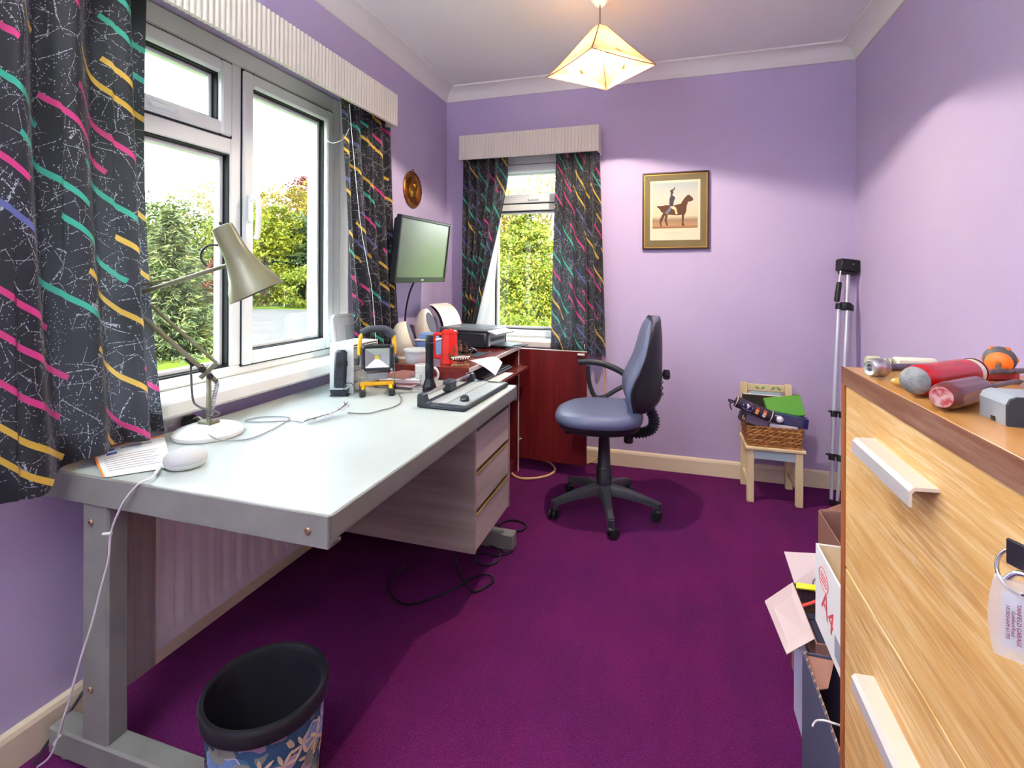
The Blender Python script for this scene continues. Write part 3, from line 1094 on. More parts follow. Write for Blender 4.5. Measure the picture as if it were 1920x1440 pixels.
uc.tube([(.06, .02, .44), (.16, .03, .432), (.20, .035, .436)], .006, 6)
build('tilt_lever', uc, CH, ch, 40, local=True)
gl = B()
gl.lathe([(0, .11), (.040, .11), (.040, .235), (.036, .24), (.033, .245), (.028, .40), (.034, .42), (.034, .44), (0, .44)], 20)
gl.lathe([(.0405, .232), (.0425, .234), (.0405, .236)], 20)
build('gas_column', gl, CH, ch, 40, local=True)
hub = B().lathe([(0, .085), (.045, .085), (.052, .10), (.05, .135), (.043, .15), (0, .15)], 20)
build('hub', hub, CH_BASE, ch, 40, local=True)
for k in range(5):
    a = rad(-99 + 212 + 72 * k)
    Ra = Matrix.Rotation(a, 4, 'Z')
    sp_ = B()
    P = [(.03, .125), (.10, .118), (.20, .100), (.275, .080)]
    hw = [.026, .024, .019, .016]
    hh = [.026, .022, .017, .014]
    o = sp_.mark()
    for (r, z), w, h in zip(P, hw, hh):
        for dx, dz in ((-.75, 1), (.75, 1), (1, .5), (1, -1), (-1, -1), (-1, .5)):
            sp_.v.append(Vector((r, w * dx, z + h * dz)))
    for i in range(3):
        for q in range(6): sp_.f.append((i * 6 + q, i * 6 + (q + 1) % 6, i * 6 + 6 + (q + 1) % 6, i * 6 + 6 + q)); sp_.mi.append(0)
    sp_.f.append(tuple(range(6))[::-1]); sp_.f.append(tuple(range(18, 24))); sp_.mi += [0, 0]
    sp_.cyl((.272, 0, .058), (.272, 0, .090), .017, n=12)
    sp_.xf(Ra)
    so = build('spoke', sp_, CH_BASE, ch, 40, local=True)
    cs = B()
    Rc = Ra @ Matrix.Translation((.272, 0, 0)) @ Matrix.Rotation(rad(40 + 77 * k), 4, 'Z')
    for sx_ in (-1, 1):
        cs.lathe([(0, 0), (.018, 0), (.024, .004), (.026, .010), (.024, .016), (0, .018)], 18, Rc @ frame_z((.012, sx_ * .003, .026), (.012, sx_ * .03, .026)))
    cs.lathe([(0, -.016), (.020, -.014), (.022, 0), (.016, .008), (0, .010)], 14, Rc @ Matrix.Translation((0, 0, .048)))
    build('castor', cs, BLACK_PL, so, 35, local=True)
ar = B()
Wm = XF[ch].inverted()
loop = [(-.505, .733), (-.455, .739), (-.38, .735), (-.29, .705), (-.228, .668), (-.205, .64), (-.235, .628), (-.30, .585), (-.355, .548), (-.40, .54), (-.425, .566), (-.445, .63), (-.452, .715)]
pw = [Wm @ Vector((x, 2.915, z)) for x, z in loop]
ar.tube(pw[:6], .0135, 8, 5, flat=1.3)
ar.tube([pw[4]] + pw[6:], .0125, 8, 5, flat=1.3)
q = [Wm @ Vector((-.375, 2.905, .545)), Wm @ Vector((-.375, 2.84, .475)), Wm @ Vector((-.36, 2.74, .460))]
ar.tube(q, .014, 8, 3, flat=1.2)
build('armrest', ar, CH, ch, 50, local=True)

# ------------------------------------------------------------------ small child's chair by the back wall
PINE = grain_material('pale_pine', (212, 186, 136), (224, 204, 158), (232, 214, 174), 2, .9, .5)
BLUEBOARD = mat('pale_blue_panel', (186, 204, 208), .5)
kc = thing('childs_chair', 'small pale wooden childs chair by the back wall', 'chair', (.54, 3.19, 0))
kx0, kx1, ky0, ky1 = .398, .672, 3.045, 3.352
for x in (kx0, kx1 - .036):
    build('leg', B().box(x, x + .036, ky0, ky0 + .030, 0, .290, .004), PINE, kc)
    L = B()
    L.prism([(ky1 - .055, 0), (ky1 - .02, 0), (ky1 - .018, .30), (ky1 + .004, .596), (ky1 - .024, .596), (ky1 - .050, .30)], x, x + .036,
            Matrix(((0, 0, 1, 0), (1, 0, 0, 0), (0, 1, 0, 0), (0, 0, 0, 1))))
    build('leg', L, PINE, kc, 20)
build('seat', B().box(kx0 - .010, kx1 + .012, ky0 - .012, ky1 - .05, .289, .307, .004), PINE, kc)
build('apron', B().box(kx0 + .036, kx1 - .036, ky0 + .006, ky0 + .020, .238, .289, .001), BLUEBOARD, kc)
build('apron', B().box(kx0 + .036, kx1 - .036, ky1 - .05, ky1 - .038, .238, .289, .001), BLUEBOARD, kc)
for x in (kx0 + .006, kx1 - .028):
    build('side_rail', B().box(x, x + .02, ky0 + .03, ky1 - .05, .235, .289, .001), PINE, kc)
    build('stretcher', B().box(x + .002, x + .016, ky0 + .03, ky1 - .05, .07, .10, .003), PINE, kc)
RAIL = mat('painted_back_rail', (214, 202, 160), .5)
br_ = build('back_rail', B().box(kx0 + .036, kx1 - .036, ky1 - .018, ky1 - .002, .548, .590, .003), RAIL, kc)
LEAF_G = mat('painted_leaf_green', (126, 156, 70), .6)
lf = B()
for i, (x, s) in enumerate(((.49, 1), (.575, -1), (.52, -1), (.605, 1))):
    Mx = Matrix.Translation((x, ky1 - .0185, .570)) @ Matrix.Rotation(rad(35 * s), 4, 'Y')
    o_ = lf.mark(); lf.ball((0, 0, 0), (.014, .0012, .006), 10); lf.xf(Mx, o_)
build('painted_leaf', lf, LEAF_G, br_)
build('back_rail', B().box(kx0 + .036, kx1 - .036, ky1 - .022, ky1 - .006, .46, .485, .003), RAIL, kc)
for x in (.492, .562):
    build('spindle', B().cyl((x, ky1 - .014, .485), (x, ky1 - .010, .55), .006, n=8), PINE, kc)

# ================================================================== PENDANT LAMP
def shade_material():
    m = mat('cream_paper_shade', (250, 232, 200), .8, spec=.1)
    n = N(m)
    tr = n.new('BsdfTranslucent'); tr.inputs[0].default_value = lin((255, 238, 210))
    ms = n.new('MixShader'); ms.inputs[0].default_value = .46
    n.link(n.p.outputs[0], ms.inputs[1]); n.link(tr.outputs[0], ms.inputs[2])
    n.link(ms.outputs[0], n.t.nodes['Material Output'].inputs[0])
    return m


SHADE = shade_material()
lx, ly, lz = LAMP_POS
pl = thing('pendant_lamp', 'lit cream pyramid paper pendant lampshade hanging from the ceiling', 'ceiling lamp', (lx, ly, CZ))
ZR, RR, ZT, RT = 2.182, .252, 2.385, .034
cor = [Vector((lx + RR * c, ly + RR * s, ZR)) for c, s in ((0, -1), (1, 0), (0, 1), (-1, 0))]
top = [Vector((lx + RT * c, ly + RT * s, ZT)) for c, s in ((0, -1), (1, 0), (0, 1), (-1, 0))]
RIB = mat('brown_shade_binding', (150, 96, 66), .6)
FAN = mat('tan_fan_print', (196, 168, 124), .8)
for k in range(4):
    a, b_, c, d = cor[k], cor[(k + 1) % 4], top[(k + 1) % 4], top[k]
    mid = (a + b_) / 2 + Vector((0, 0, .012))
    def pan(i, j, a=a, b_=b_, c=c, d=d):
        lo = a.lerp(b_, i)
        inn = Vector((lx, ly, ZR)) - lo
        lo = lo + inn * .03 * math.sin(math.pi * i)
        hi = d.lerp(c, i)
        p = lo.lerp(hi, j)
        return p + (Vector((lx, ly, p.z)) - p) * .04 * math.sin(math.pi * j)
    s = B().slab(pan, 12, 10, (0, 0, .0012))
    po = build('shade_panel', s, SHADE, pl, 60)
    # printed folding-fan motif: thin tan sector with pale rays, lying on the inner face
    nrm = (b_ - a).cross(d - a).normalized()
    cen = (a + b_ + c + d) / 4
    if (cen - Vector((lx, ly, cen.z))).dot(nrm) > 0: nrm = -nrm
    ux = (b_ - a).normalized(); uy = nrm.cross(ux)
    if uy.z < 0: uy = -uy
    base = a.lerp(b_, .5).lerp((c + d) / 2, .20) + (Vector((lx, ly, ZR)) - a.lerp(b_, .5)) * .05
    f = B()
    arc = [(0, 0)] + [(.026 * math.cos(rad(q)), .026 * math.sin(rad(q))) for q in range(35, 146, 15)]
    Mf = Matrix(((ux.x, uy.x, nrm.x, base.x), (ux.y, uy.y, nrm.y, base.y), (ux.z, uy.z, nrm.z, base.z), (0, 0, 0, 1)))
    f.prism(arc, .004, .0055, Mf)
    build('fan_print', f, FAN, po, 0)
    e = B()
    e.tube([pan(0, j / 8) for j in range(9)], .0026, 6)
    e.tube([pan(i / 12, 0) for i in range(13)], .0022, 6)
    build('binding', e, RIB, po, 50)
cd = B().cyl((lx, ly, 2.30), (lx, ly, CZ - .05), .0032, n=8)
build('flex', cd, mat('brown_flex', (140, 110, 84), .6), pl)
ro = B().lathe([(0, CZ - .072), (.022, CZ - .070), (.040, CZ - .050), (.050, CZ - .018), (.052, CZ), (0, CZ)], 24, Matrix.Translation((lx, ly, 0)))
build('ceiling_rose', ro, WHITE_PL, pl, 40)
hl = B().lathe([(0, 2.276), (.014, 2.276), (.016, 2.285), (.016, 2.32), (.006, 2.335), (0, 2.335)], 16, Matrix.Translation((lx, ly, 0)))
for k in range(4):
    hl.tube([(lx, ly, 2.318), tuple(top[k] - Vector((0, 0, .004)))], .0012, 5)
build('lamp_holder', hl, WHITE_PL, pl, 40)
BULB = mat('lit_bulb', (255, 240, 214), .5, emit=(255, 226, 182), estr=BULB_RADIANCE)
build('bulb', B().ball((lx, ly, lz + .030), (.024, .024, .026), 20), BULB, pl, 60)
ld = bpy.data.lights.new('bulb_light', 'SPOT')          # bulb light as a downward spot, cone shaped to keep the shade dim
ld.energy = LAMP_WATTS
ld.color = (1, .88, .70)
ld.spot_size = rad(154)
ld.spot_blend = .04
ld.shadow_soft_size = .014
lo = bpy.data.objects.new('bulb_light', ld)
COL.objects.link(lo); lo.location = (lx, ly, lz)

# added fill uplighter, unseen behind the camera: brightens the ceiling and room
ux_, uy_, uz_ = -.95, -.45, 1.74
cl_ = thing('added_fill_lamp', 'added white uplighter behind the camera, filling the room with light', 'added fill lamp', (ux_, uy_, 0))
Mc = Matrix.Translation((ux_, uy_, 0))
build('base', B().lathe([(0, 0), (.13, 0), (.14, .012), (.03, .03), (0, .03)], 32, Mc), WHITE_PL, cl_, 40)
build('pole', B().cyl((ux_, uy_, .03), (ux_, uy_, uz_ - .10), .013), WHITE_PL, cl_, 40)
build('bowl', B().lathe([(0, uz_ - .10), (.05, uz_ - .095), (.13, uz_ - .05), (.17, uz_), (.166, uz_), (.127, uz_ - .046), (.05, uz_ - .085), (0, uz_ - .088)], 40, Mc), WHITE_PL, cl_, 40)
build('diffuser', B().lathe([(0, uz_ - .030), (.145, uz_ - .030), (.145, uz_ - .024), (0, uz_ - .024)], 40, Mc), mat('fill_lamp_diffuser', (250, 246, 238), .5, emit=(238, 251, 246), estr=REAR_WATTS / (math.pi ** 2 * .145 ** 2)), cl_, 40)

# ================================================================== WALL THINGS
# framed print
FRX0, FRX1, FRZ0, FRZ1, FRY = -.178, .222, 1.398, 1.884, WY1
pf = thing('framed_print', 'framed cavalry print in an olive gold mount on the back wall', 'picture', ((FRX0 + FRX1) / 2, FRY, 1.64))
MP = Matrix(((1, 0, 0, 0), (0, -1, 0, FRY), (0, 0, 1, 0), (0, 0, 0, 1)))      # depth from the wall
DARKF = mat('dark_frame_moulding', (58, 38, 34), .35)
OLIVE = mat('olive_gold_mount', (118, 101, 62), .6, var=(108, 95, 56), vscale=3)
f = B(); ring(f, MP, FRX0, FRX1, FRZ0, FRZ1, .011, .002, .026, .003)
build('frame', f, DARKF, pf)
build('mount', B().box(FRX0 + .010, FRX1 - .010, .003, .016, FRZ0 + .010, FRZ1 - .010, 0, 0, MP), OLIVE, pf)
f = B(); ring(f, MP, FRX0 + .011, FRX1 - .011, FRZ0 + .011, FRZ1 - .011, .004, .016, .0175, 0)
build('gilt_slip', f, mat('gilt_slip', (206, 160, 70), .35, metal=.7), pf)
IX0, IX1, IZ0, IZ1 = FRX0 + .048, FRX1 - .052, FRZ0 + .058, FRZ1 - .052
IVORY = mat('ivory_print_paper', (216, 206, 178), .7)
im = build('print', B().box(IX0, IX1, .016, .0172, IZ0, IZ1, 0, 0, MP), IVORY, pf)
def skyprint():
    m = mat('printed_sky', (222, 218, 190), .7)
    n = N(m)
    t = n.new('TexCoord'); sp_ = n.new('SeparateXYZ'); n.link(t.outputs['Generated'], sp_.inputs[0])
    n.link(n.ramp(sp_.outputs[2], [(0, lin((136, 84, 52))), (.07, lin((176, 136, 98))), (.18, lin((150, 122, 96))), (.27, lin((206, 194, 160))), (.7, lin((196, 196, 180))), (1, lin((170, 180, 178)))]), n.p.inputs['Base Color'])
    return m
SX0, SX1, SZ0, SZ1 = IX0 + .014, IX1 - .014, IZ0 + .075, IZ1 - .014
build('printed_sky', B().box(SX0, SX1, .0172, .0176, SZ0, SZ1, 0, 0, MP), skyprint(), im)
sw, sh_ = SX1 - SX0, SZ1 - SZ0
def sil(poly, dep, m, nm):
    pts = [(SX0 + x * sw, SZ0 + z * sh_) for x, z in poly]
    M2 = Matrix(((1, 0, 0, 0), (0, 0, -1, FRY), (0, 1, 0, 0), (0, 0, 0, 1)))
    build(nm, B().prism(pts, dep, dep + .0003, M2), m, im, 0)
HORSE = mat('print_brown', (88, 52, 32), .7); NAVY = mat('print_navy', (62, 54, 66), .7)
BUFF = mat('print_buff', (222, 196, 150), .7); GREYB = mat('print_greyblue', (110, 116, 124), .7)
sil([(.10, .47), (.15, .44), (.20, .36), (.24, .34), (.17, .20), (.16, .12), (.19, .03), (.21, .03), (.20, .12), (.25, .22), (.29, .30), (.27, .18), (.32, .05), (.35, .06), (.32, .18), (.35, .30), (.55, .28), (.65, .29), (.66, .14), (.65, .06), (.72, .04), (.69, .10), (.70, .26), (.75, .36), (.76, .48), (.79, .57), (.84, .57), (.90, .60), (.89, .65), (.81, .72), (.77, .71), (.70, .64), (.63, .53), (.48, .50), (.30, .51), (.18, .49), (.12, .50)], .0177, HORSE, 'printed_horse')
sil([(.28, .34), (.33, .30), (.40, .38), (.44, .46), (.40, .50), (.35, .42)], .0181, GREYB, 'printed_saddlecloth')
sil([(.39, .50), (.45, .50), (.53, .44), (.56, .30), (.52, .30), (.49, .40), (.42, .44)], .0184, BUFF, 'printed_breeches')
sil([(.38, .48), (.46, .48), (.48, .60), (.51, .66), (.48, .70), (.44, .72), (.47, .78), (.46, .82), (.50, .85), (.50, .92), (.47, .86), (.39, .83), (.41, .76), (.40, .70), (.38, .64)], .0187, NAVY, 'printed_rider')
for q, (zz, hw_) in enumerate(((.046, .058), (.038, .036))):
    build('caption_line', B().box((IX0 + IX1) / 2 - hw_, (IX0 + IX1) / 2 + hw_, .0172, .0174, IZ0 + zz, IZ0 + zz + .003, 0, 0, MP), mat('caption_grey', (198, 186, 156), .8), im, 0)

# brass plaque
pq = thing('brass_plaque', 'round embossed brass plaque hanging on the left wall above the monitor', 'plaque', (WX0, 2.88, 1.765))
MQ = Matrix.Translation((WX0, 2.88, 1.765)) @ Matrix.Rotation(rad(90), 4, 'Y')
COPPER = mat('aged_copper_brass', (168, 104, 50), .35, metal=.85, var=(110, 62, 30), vscale=30)
b = B().lathe([(0, .001), (.112, .001), (.116, .006), (.108, .012), (.100, .010), (.092, .012), (.084, .008), (0, .008)], 48, MQ)
build('dish', b, COPPER, pq, 30)
b = B()
for k in range(44):
    a = 2 * math.pi * k / 44
    b.ball(MQ @ Vector((.105 * math.cos(a), .105 * math.sin(a), .012)), .0045, 6)
build('beaded_rim', b, COPPER, pq)
b = B()
b.ball((0, 0, 0), (.030, .045, .010), 12); b.xf(MQ @ Matrix.Translation((.018, -.008, .010)), 0)
n0 = b.mark(); b.ball((0, 0, 0), (.018, .020, .010), 12); b.xf(MQ @ Matrix.Translation((-.028, .018, .010)), n0)
n0 = b.mark(); b.tube([(.05, .03, .012), (.02, .045, .014), (-.02, .045, .012), (-.05, .02, .012)], .006, 6, 4); b.xf(MQ, n0)
n0 = b.mark(); b.tube([(.055, -.03, .012), (.04, -.05, .012), (-.01, -.05, .012), (-.05, -.025, .012)], .005, 6, 4); b.xf(MQ, n0)
build('embossed_figure', b, BRASS, pq, 60)
build('hanging_loop', B().tube([MQ @ Vector((-.112, 0, .008)), MQ @ Vector((-.128, .006, .006)), MQ @ Vector((-.128, -.006, .006))], .002, 6, 3, closed=True), COPPER, pq)

# wall-mounted monitor
tv = thing('wall_monitor', 'black flat screen monitor on a wall bracket between the curtain and the room corner', 'monitor', M=Matrix.Translation((-1.335, 2.615, 1.365)) @ Matrix.Rotation(rad(-3), 4, 'Z') @ Matrix.Rotation(rad(7), 4, 'Y'))
# local: screen normal +x, width along y, height z
TW, TH = .278, .178
BEZEL = mat('dark_monitor_bezel', (40, 44, 46), .3, spec=.5)
SCREEN = mat('reflection_grey_screen', (84, 94, 88), .24, spec=1.0, ior=1.8)  # base greyed up to stand in for the bright reflection on the screen
f = B()
Mt = Matrix(((0, -1, 0, 0), (1, 0, 0, 0), (0, 0, 1, 0), (0, 0, 0, 1)))
ring(f, Mt, -TW, TW, -TH, TH, .016, -.010, .02, .003, wb=.030)
build('bezel', f, BEZEL, tv, local=True)
build('screen', B().box(-.004, .004, -TW + .015, TW - .015, -TH + .028, TH - .015), SCREEN, tv, local=True)
build('back_cover', B().box(-.048, -.004, -TW + .01, TW - .01, -TH + .01, TH - .01, .015), BLACK_PL, tv, local=True)
build('maker_badge', B().box(.010, .0112, -.012, .012, -TH + .011, -TH + .019), mat('pale_badge', (210, 214, 212), .4), tv, local=True)
b = B(); b.box(-.16, -.045, -.035, .035, -.035, .035, .004); b.box(-.205, -.155, -.06, .06, -.08, .08, .004)
build('wall_bracket', b, BLACK_PL, tv, local=True)
b = B()
b.tube([(-1.40, 2.63, 1.20), (-1.43, 2.62, 1.12), (-1.46, 2.63, 1.00), (-1.47, 2.66, .90), (-1.47, 2.68, .795)], .0055, 6, 5)
o = build('monitor_cable', b, BLACK_PL, None, 60, loc=(-1.47, 2.68, .795)); tag(o, 'black cable dropping from the wall monitor to the red cabinet', 'cable')

# beige cable down the back wall and along the floor
BEIGE = mat('beige_cable', (226, 178, 136), .5)
b = B().tube([(-.455, 3.372, .74), (-.43, 3.375, .69), (-.415, 3.376, .56), (-.412, 3.376, .40), (-.418, 3.372, .20), (-.43, 3.362, .10), (-.46, 3.352, .04), (-.52, 3.34, .006), (-.60, 3.34, .006)], .0055, 7, 6)
o = build('wall_cable', b, BEIGE, None, 60, loc=(-.43, 3.37, .006)); tag(o, 'beige cable running down the back wall behind the office chair', 'cable')
b = B().tube([(-.98, 3.14, .007), (-.935, 3.02, .007), (-.86, 2.965, .007), (-.77, 3.0, .007), (-.705, 3.08, .007), (-.70, 3.18, .007), (-.77, 3.28, .007), (-.88, 3.335, .010)], .0075, 8, 7)
o = build('floor_cable', b, BEIGE, None, 60, loc=(-.8, 3.1, .007)); tag(o, 'thick beige cable looped on the carpet below the open red door', 'cable')
BLK_CABLE = mat('black_cable', (26, 24, 34), .5)
pts = [at(852, 1040, z=.02), at(866, 1080, z=.005), at(885, 1108, z=.005), at(905, 1104, z=.005), at(926, 1088, z=.008), at(915, 1077, z=.012), at(890, 1082, z=.010), at(860, 1100, z=.005), at(820, 1118, z=.005), at(785, 1130, z=.005), at(758, 1133, z=.005), at(738, 1120, z=.005), at(728, 1100, z=.005), at(735, 1080, z=.005), at(760, 1062, z=.005)]
b = B().tube(pts, .0042, 6, 6)
o = build('floor_cable', b, BLK_CABLE, None, 60, loc=tuple(pts[5])); tag(o, 'long black cable looping over the carpet under the desk', 'cable')
pts = [at(955, 1037, z=.006), at(930, 1042, z=.006), at(905, 1037, z=.008), at(893, 1042, z=.006), at(895, 1055, z=.006), at(915, 1060, z=.006), at(933, 1052, z=.006), at(938, 1040, z=.010), at(930, 1028, z=.015), at(915, 1020, z=.02), at(905, 1000, z=.02)]
b = B().tube(pts, .0042, 6, 6)
o = build('floor_cable', b, BLK_CABLE, None, 60, loc=tuple(pts[4])); tag(o, 'short black cable coiled beside the grey desk foot', 'cable')
pts = [at(935, 985, z=.006), at(950, 976, z=.006), at(970, 976, z=.006), at(986, 984, z=.006), at(980, 994, z=.006), at(958, 996, z=.006), at(940, 990, z=.010), at(925, 978, z=.02)]
b = B().tube(pts, .004, 6, 6)
o = build('floor_cable', b, BLK_CABLE, None, 60, loc=tuple(pts[3])); tag(o, 'small black cable loop on the carpet behind the grey desk foot', 'cable')

# socket with plugs under the window sill
sk = thing('wall_socket', 'wall socket with two plugs under the window sill behind the desk lamp', 'socket', (WX0, 1.27, .735))
b = B().box(WX0, WX0 + .010, 1.19, 1.335, .690, .776, .004)
build('faceplate', b, WHITE_PL, sk)
b = B().box(WX0 + .010, WX0 + .042, 1.285, 1.330, .705, .755, .008)
build('plug', b, DARK_PL, sk)
b = B().box(WX0 + .010, WX0 + .034, 1.215, 1.225, .70, .77, .002); b.box(WX0 + .010, WX0 + .030, 1.20, 1.25, .735, .742, .002)
build('plug', b, WHITE_PL, sk)
b = B().tube([(WX0 + .04, 1.31, .745), (WX0 + .075, 1.30, .757), (WX0 + .10, 1.30, .742), (-1.44, 1.30, .736)], .003, 6, 5)
build('flex', b, WHITE_PL, sk, 60)

# ================================================================== ON THE DESK
LAMP_P = mat('grey_cream_lamp_enamel', (116, 113, 88), .3, spec=.5)
LAMP_W = mat('lamp_base_white', (228, 226, 220), .25, spec=.5)
bx, by = -1.362, 1.232
dl = thing('desk_lamp', 'white spring balanced desk lamp with a cream shade, standing in front of the large window', 'lamp', (bx, by, DZ))
b = B().lathe([(0, 0), (.094, 0), (.098, .004), (.098, .013), (.090, .021), (.060, .031), (.03, .036), (0, .037)], 40, Matrix.Translation((bx, by, DZ)))
build('base', b, LAMP_W, dl, 40)
J0 = Vector((bx, by, DZ + .185))           # shoulder
EL = at(228, 560, x=-1.492)                # elbow, between curtain and glass
SH = at(427, 497, d=1.50)                  # where the upper arm meets the shade
ad = (EL - J0); ad.z = 0; ad.normalize()
sd = Vector((-ad.y, ad.x, 0))
b = B()
for q in (-.016, .016):
    b.tube([Vector((bx, by, DZ + .030)) + sd * q * 1.6, Vector((bx, by, DZ + .06)) + sd * q * 1.2, J0 + sd * q], .006, 6, 3, flat=1.6)
b.box(-.026, .026, -.020, .020, .028, .046, .004, 0, Matrix.Translation((bx, by, DZ)))
b.cyl(J0 - sd * .026, J0 + sd * .026, .008)
build('bracket', b, LAMP_P, dl, 40)
up = (EL - J0).normalized()
b = B()
for q in (-.016, .016):
    b.tube([J0 + sd * q - up * .03, EL + sd * q], .0055, 6, flat=1.3)
pn = up.cross(sd).normalized()
if pn.z < 0: pn = -pn
b.tube([J0 + pn * .038 + up * .012, EL + pn * .036], .0055, 6)
b.tube([J0 - ad * -.03 + up * -.01, J0 + pn * .038 + up * .012], .006, 6, flat=1.4)
b.cyl(EL - sd * .024, EL + sd * .024, .012)
build('lower_arm', b, LAMP_P, dl, 40)
b = B()
u2 = (SH - EL).normalized()
b.tube([EL - u2 * .02, SH + u2 * .01], .0062, 8)
b.tube([EL + Vector((0, 0, .028)), EL.lerp(SH, .45) + Vector((0, 0, .012))], .004, 6)
build('upper_arm', b, LAMP_P, dl, 40)
b = B()
for q in (-.03, .03):
    a0 = J0 + sd * q + ad * -.022 + Vector((0, 0, -.015)); a1 = Vector((bx, by, DZ + .055)) + sd * q
    pts = []
    for k in range(97):
        t = k / 96
        fr = frame_z(a0, a1)
        pts.append(fr @ Vector((.0062 * math.cos(t * 24 * 2 * math.pi), .0062 * math.sin(t * 24 * 2 * math.pi), t * (a1 - a0).length)))
    b.tube(pts, .0014, 4)
build('spring', b, STEEL, dl, 60)
b = B()
for q in (-1, 1):
    b.cyl(J0 + sd * .020 * q + up * .03, J0 + sd * .032 * q + up * .03, .010, n=12)
    b.cyl(J0 + sd * .018 * q, J0 + sd * .036 * q, .009, n=12)
b.tube([J0 + up * .05 - pn * .004, J0 + up * .085 - pn * .004], .010, 8)
build('joint_knob', b, BLACK_PL, dl, 40)
sa0, sa1 = at(416, 424, d=1.485), at(482, 549, d=1.515)
sl = (sa1 - sa0).length
Ms = frame_z(sa0, sa1)
prof = [(0, 0), (.024, 0), (.029, .003), (.031, .02), (.032, .06), (.035, .09), (.043, .125), (.056, .16), (.069, .185), (.079, sl), (.077, sl), (.067, .184), (.054, .16), (.041, .125), (.033, .09), (.030, .06), (.028, .008), (0, .008)]
build('shade', B().lathe(prof, 40, Ms), LAMP_P, dl, 50)
b = B(); b.cyl(Ms @ Vector((.0, 0, -.012)), Ms @ Vector((0, 0, 0)), .004, n=8)
build('switch', b, BLACK_PL, dl)
b = B()
fpts = [at(408, 460, d=1.48), at(392, 460, d=1.485), at(379, 470, d=1.485), at(377, 485, d=1.485), at(388, 500, d=1.488)]
build('shade_flex', B().tube(fpts, .0034, 6, 5), mat('black_lamp_flex', (50, 50, 50), .5), dl, 60)
fl2 = [J0 + up * .06 - pn * .01, at(361, 745, d=1.55), at(372, 762, d=1.55), at(398, 770, d=1.55), at(411, 774, d=1.55), at(408, 778, d=1.555), at(385, 790, z=DZ + .035)]
b.tube(fl2, .0034, 6, 5)
build('flex', b, mat('grey_lamp_flex', (92, 92, 92), .5), dl, 60)
GREYC = mat('grey_thin_cable', (150, 150, 152), .5)
Z = DZ + .004
pts = [at(390, 815, z=DZ + .022), at(410, 824, z=DZ + .012), at(433, 826, z=Z), at(470, 822, z=Z), at(505, 808, z=Z), at(525, 797, z=Z), at(543, 783, z=Z), at(500, 781, z=Z), at(468, 786, z=Z), at(462, 790, z=Z), at(500, 791, z=Z), at(545, 789, z=Z), at(568, 792, z=Z)]
b = B().tube(pts, .0022, 6, 5)
o = build('lamp_cable', b, GREYC, None, 60, loc=tuple(pts[4])); tag(o, 'thin grey cable looping over the desk top beside the lamp base', 'cable')

# smart speaker and its cable
cx, cy = -1.190, 1.008
sp_ = thing('smart_speaker', 'pale grey fabric topped puck speaker near the desk corner', 'speaker', (cx, cy, DZ))
KNIT = mat('pale_grey_knit', (222, 222, 218), .95, bump=.5, bscale=900, var=(206, 206, 204), vscale=500)
b = B().lathe([(.0485, .016), (.0500, .021), (.0485, .029), (.042, .037), (.030, .0425), (.015, .0445), (0, .045)], 44, Matrix.Translation((cx, cy, DZ)))
build('fabric_top', b, KNIT, sp_, 60)
b = B().lathe([(0, 0), (.030, .0), (.040, .003), (.047, .010), (.0485, .016), (.047, .018), (0, .018)], 44, Matrix.Translation((cx, cy, DZ)))
build('lower_shell', b, WHITE_PL, sp_, 40)
c0 = Vector((cx - .034, cy - .040, DZ + .009))
pts = [c0, at(285, 895, z=DZ + .010), at(262, 906, y=.884), at(238, 932, y=.872), at(220, 965, y=.870), at(208, 1000, y=.870), at(203, 1050, y=.870), at(190, 1100, y=.868), at(172, 1170, y=.862), at(150, 1240, y=.855), at(130, 1310, y=.85), at(108, 1385, y=.848), at(92, 1420, y=.846), at(70, 1438, y=.846)]
pts[-1].z = max(pts[-1].z, .004)
b = B().tube(pts, .0024, 8, 6)
cbl = thing('speaker_cable', 'white cable hanging over the desk end from the puck speaker', 'cable', tuple(pts[2]))
build('cable', b, WHITE_PL, cbl, 60)
d_ = (pts[1] - c0)
build('plug', B().cyl(c0 + d_ * .05, c0 + d_ * .55, .0042, n=10), WHITE_PL, cbl)
b = B(); q = pts[5]
b.tube([q + Vector((-.020, -.004, -.003)), q + Vector((.006, -.003, .002))], .0035, 6)
build('cable_clip', b, WHITE_PL, cbl)
b = B(); q = pts[11]
b.tube([q + Vector((-.012, 0, -.016)), q + Vector((.008, 0, .010))], .0035, 6)
build('cable_clip', b, WHITE_PL, cbl)
pts = [at(162, 1288, x=-1.525), at(130, 1335, x=-1.520), at(95, 1385, x=-1.515), at(62, 1432, x=-1.50)]
pts = [Vector((p.x, p.y, max(p.z, .006))) for p in pts]
o = build('floor_cable', B().tube(pts, .004, 6, 5), BLK_CABLE, None, 60, loc=tuple(pts[2])); tag(o, 'black cable slanting along the left skirting board behind the desk leg', 'cable')

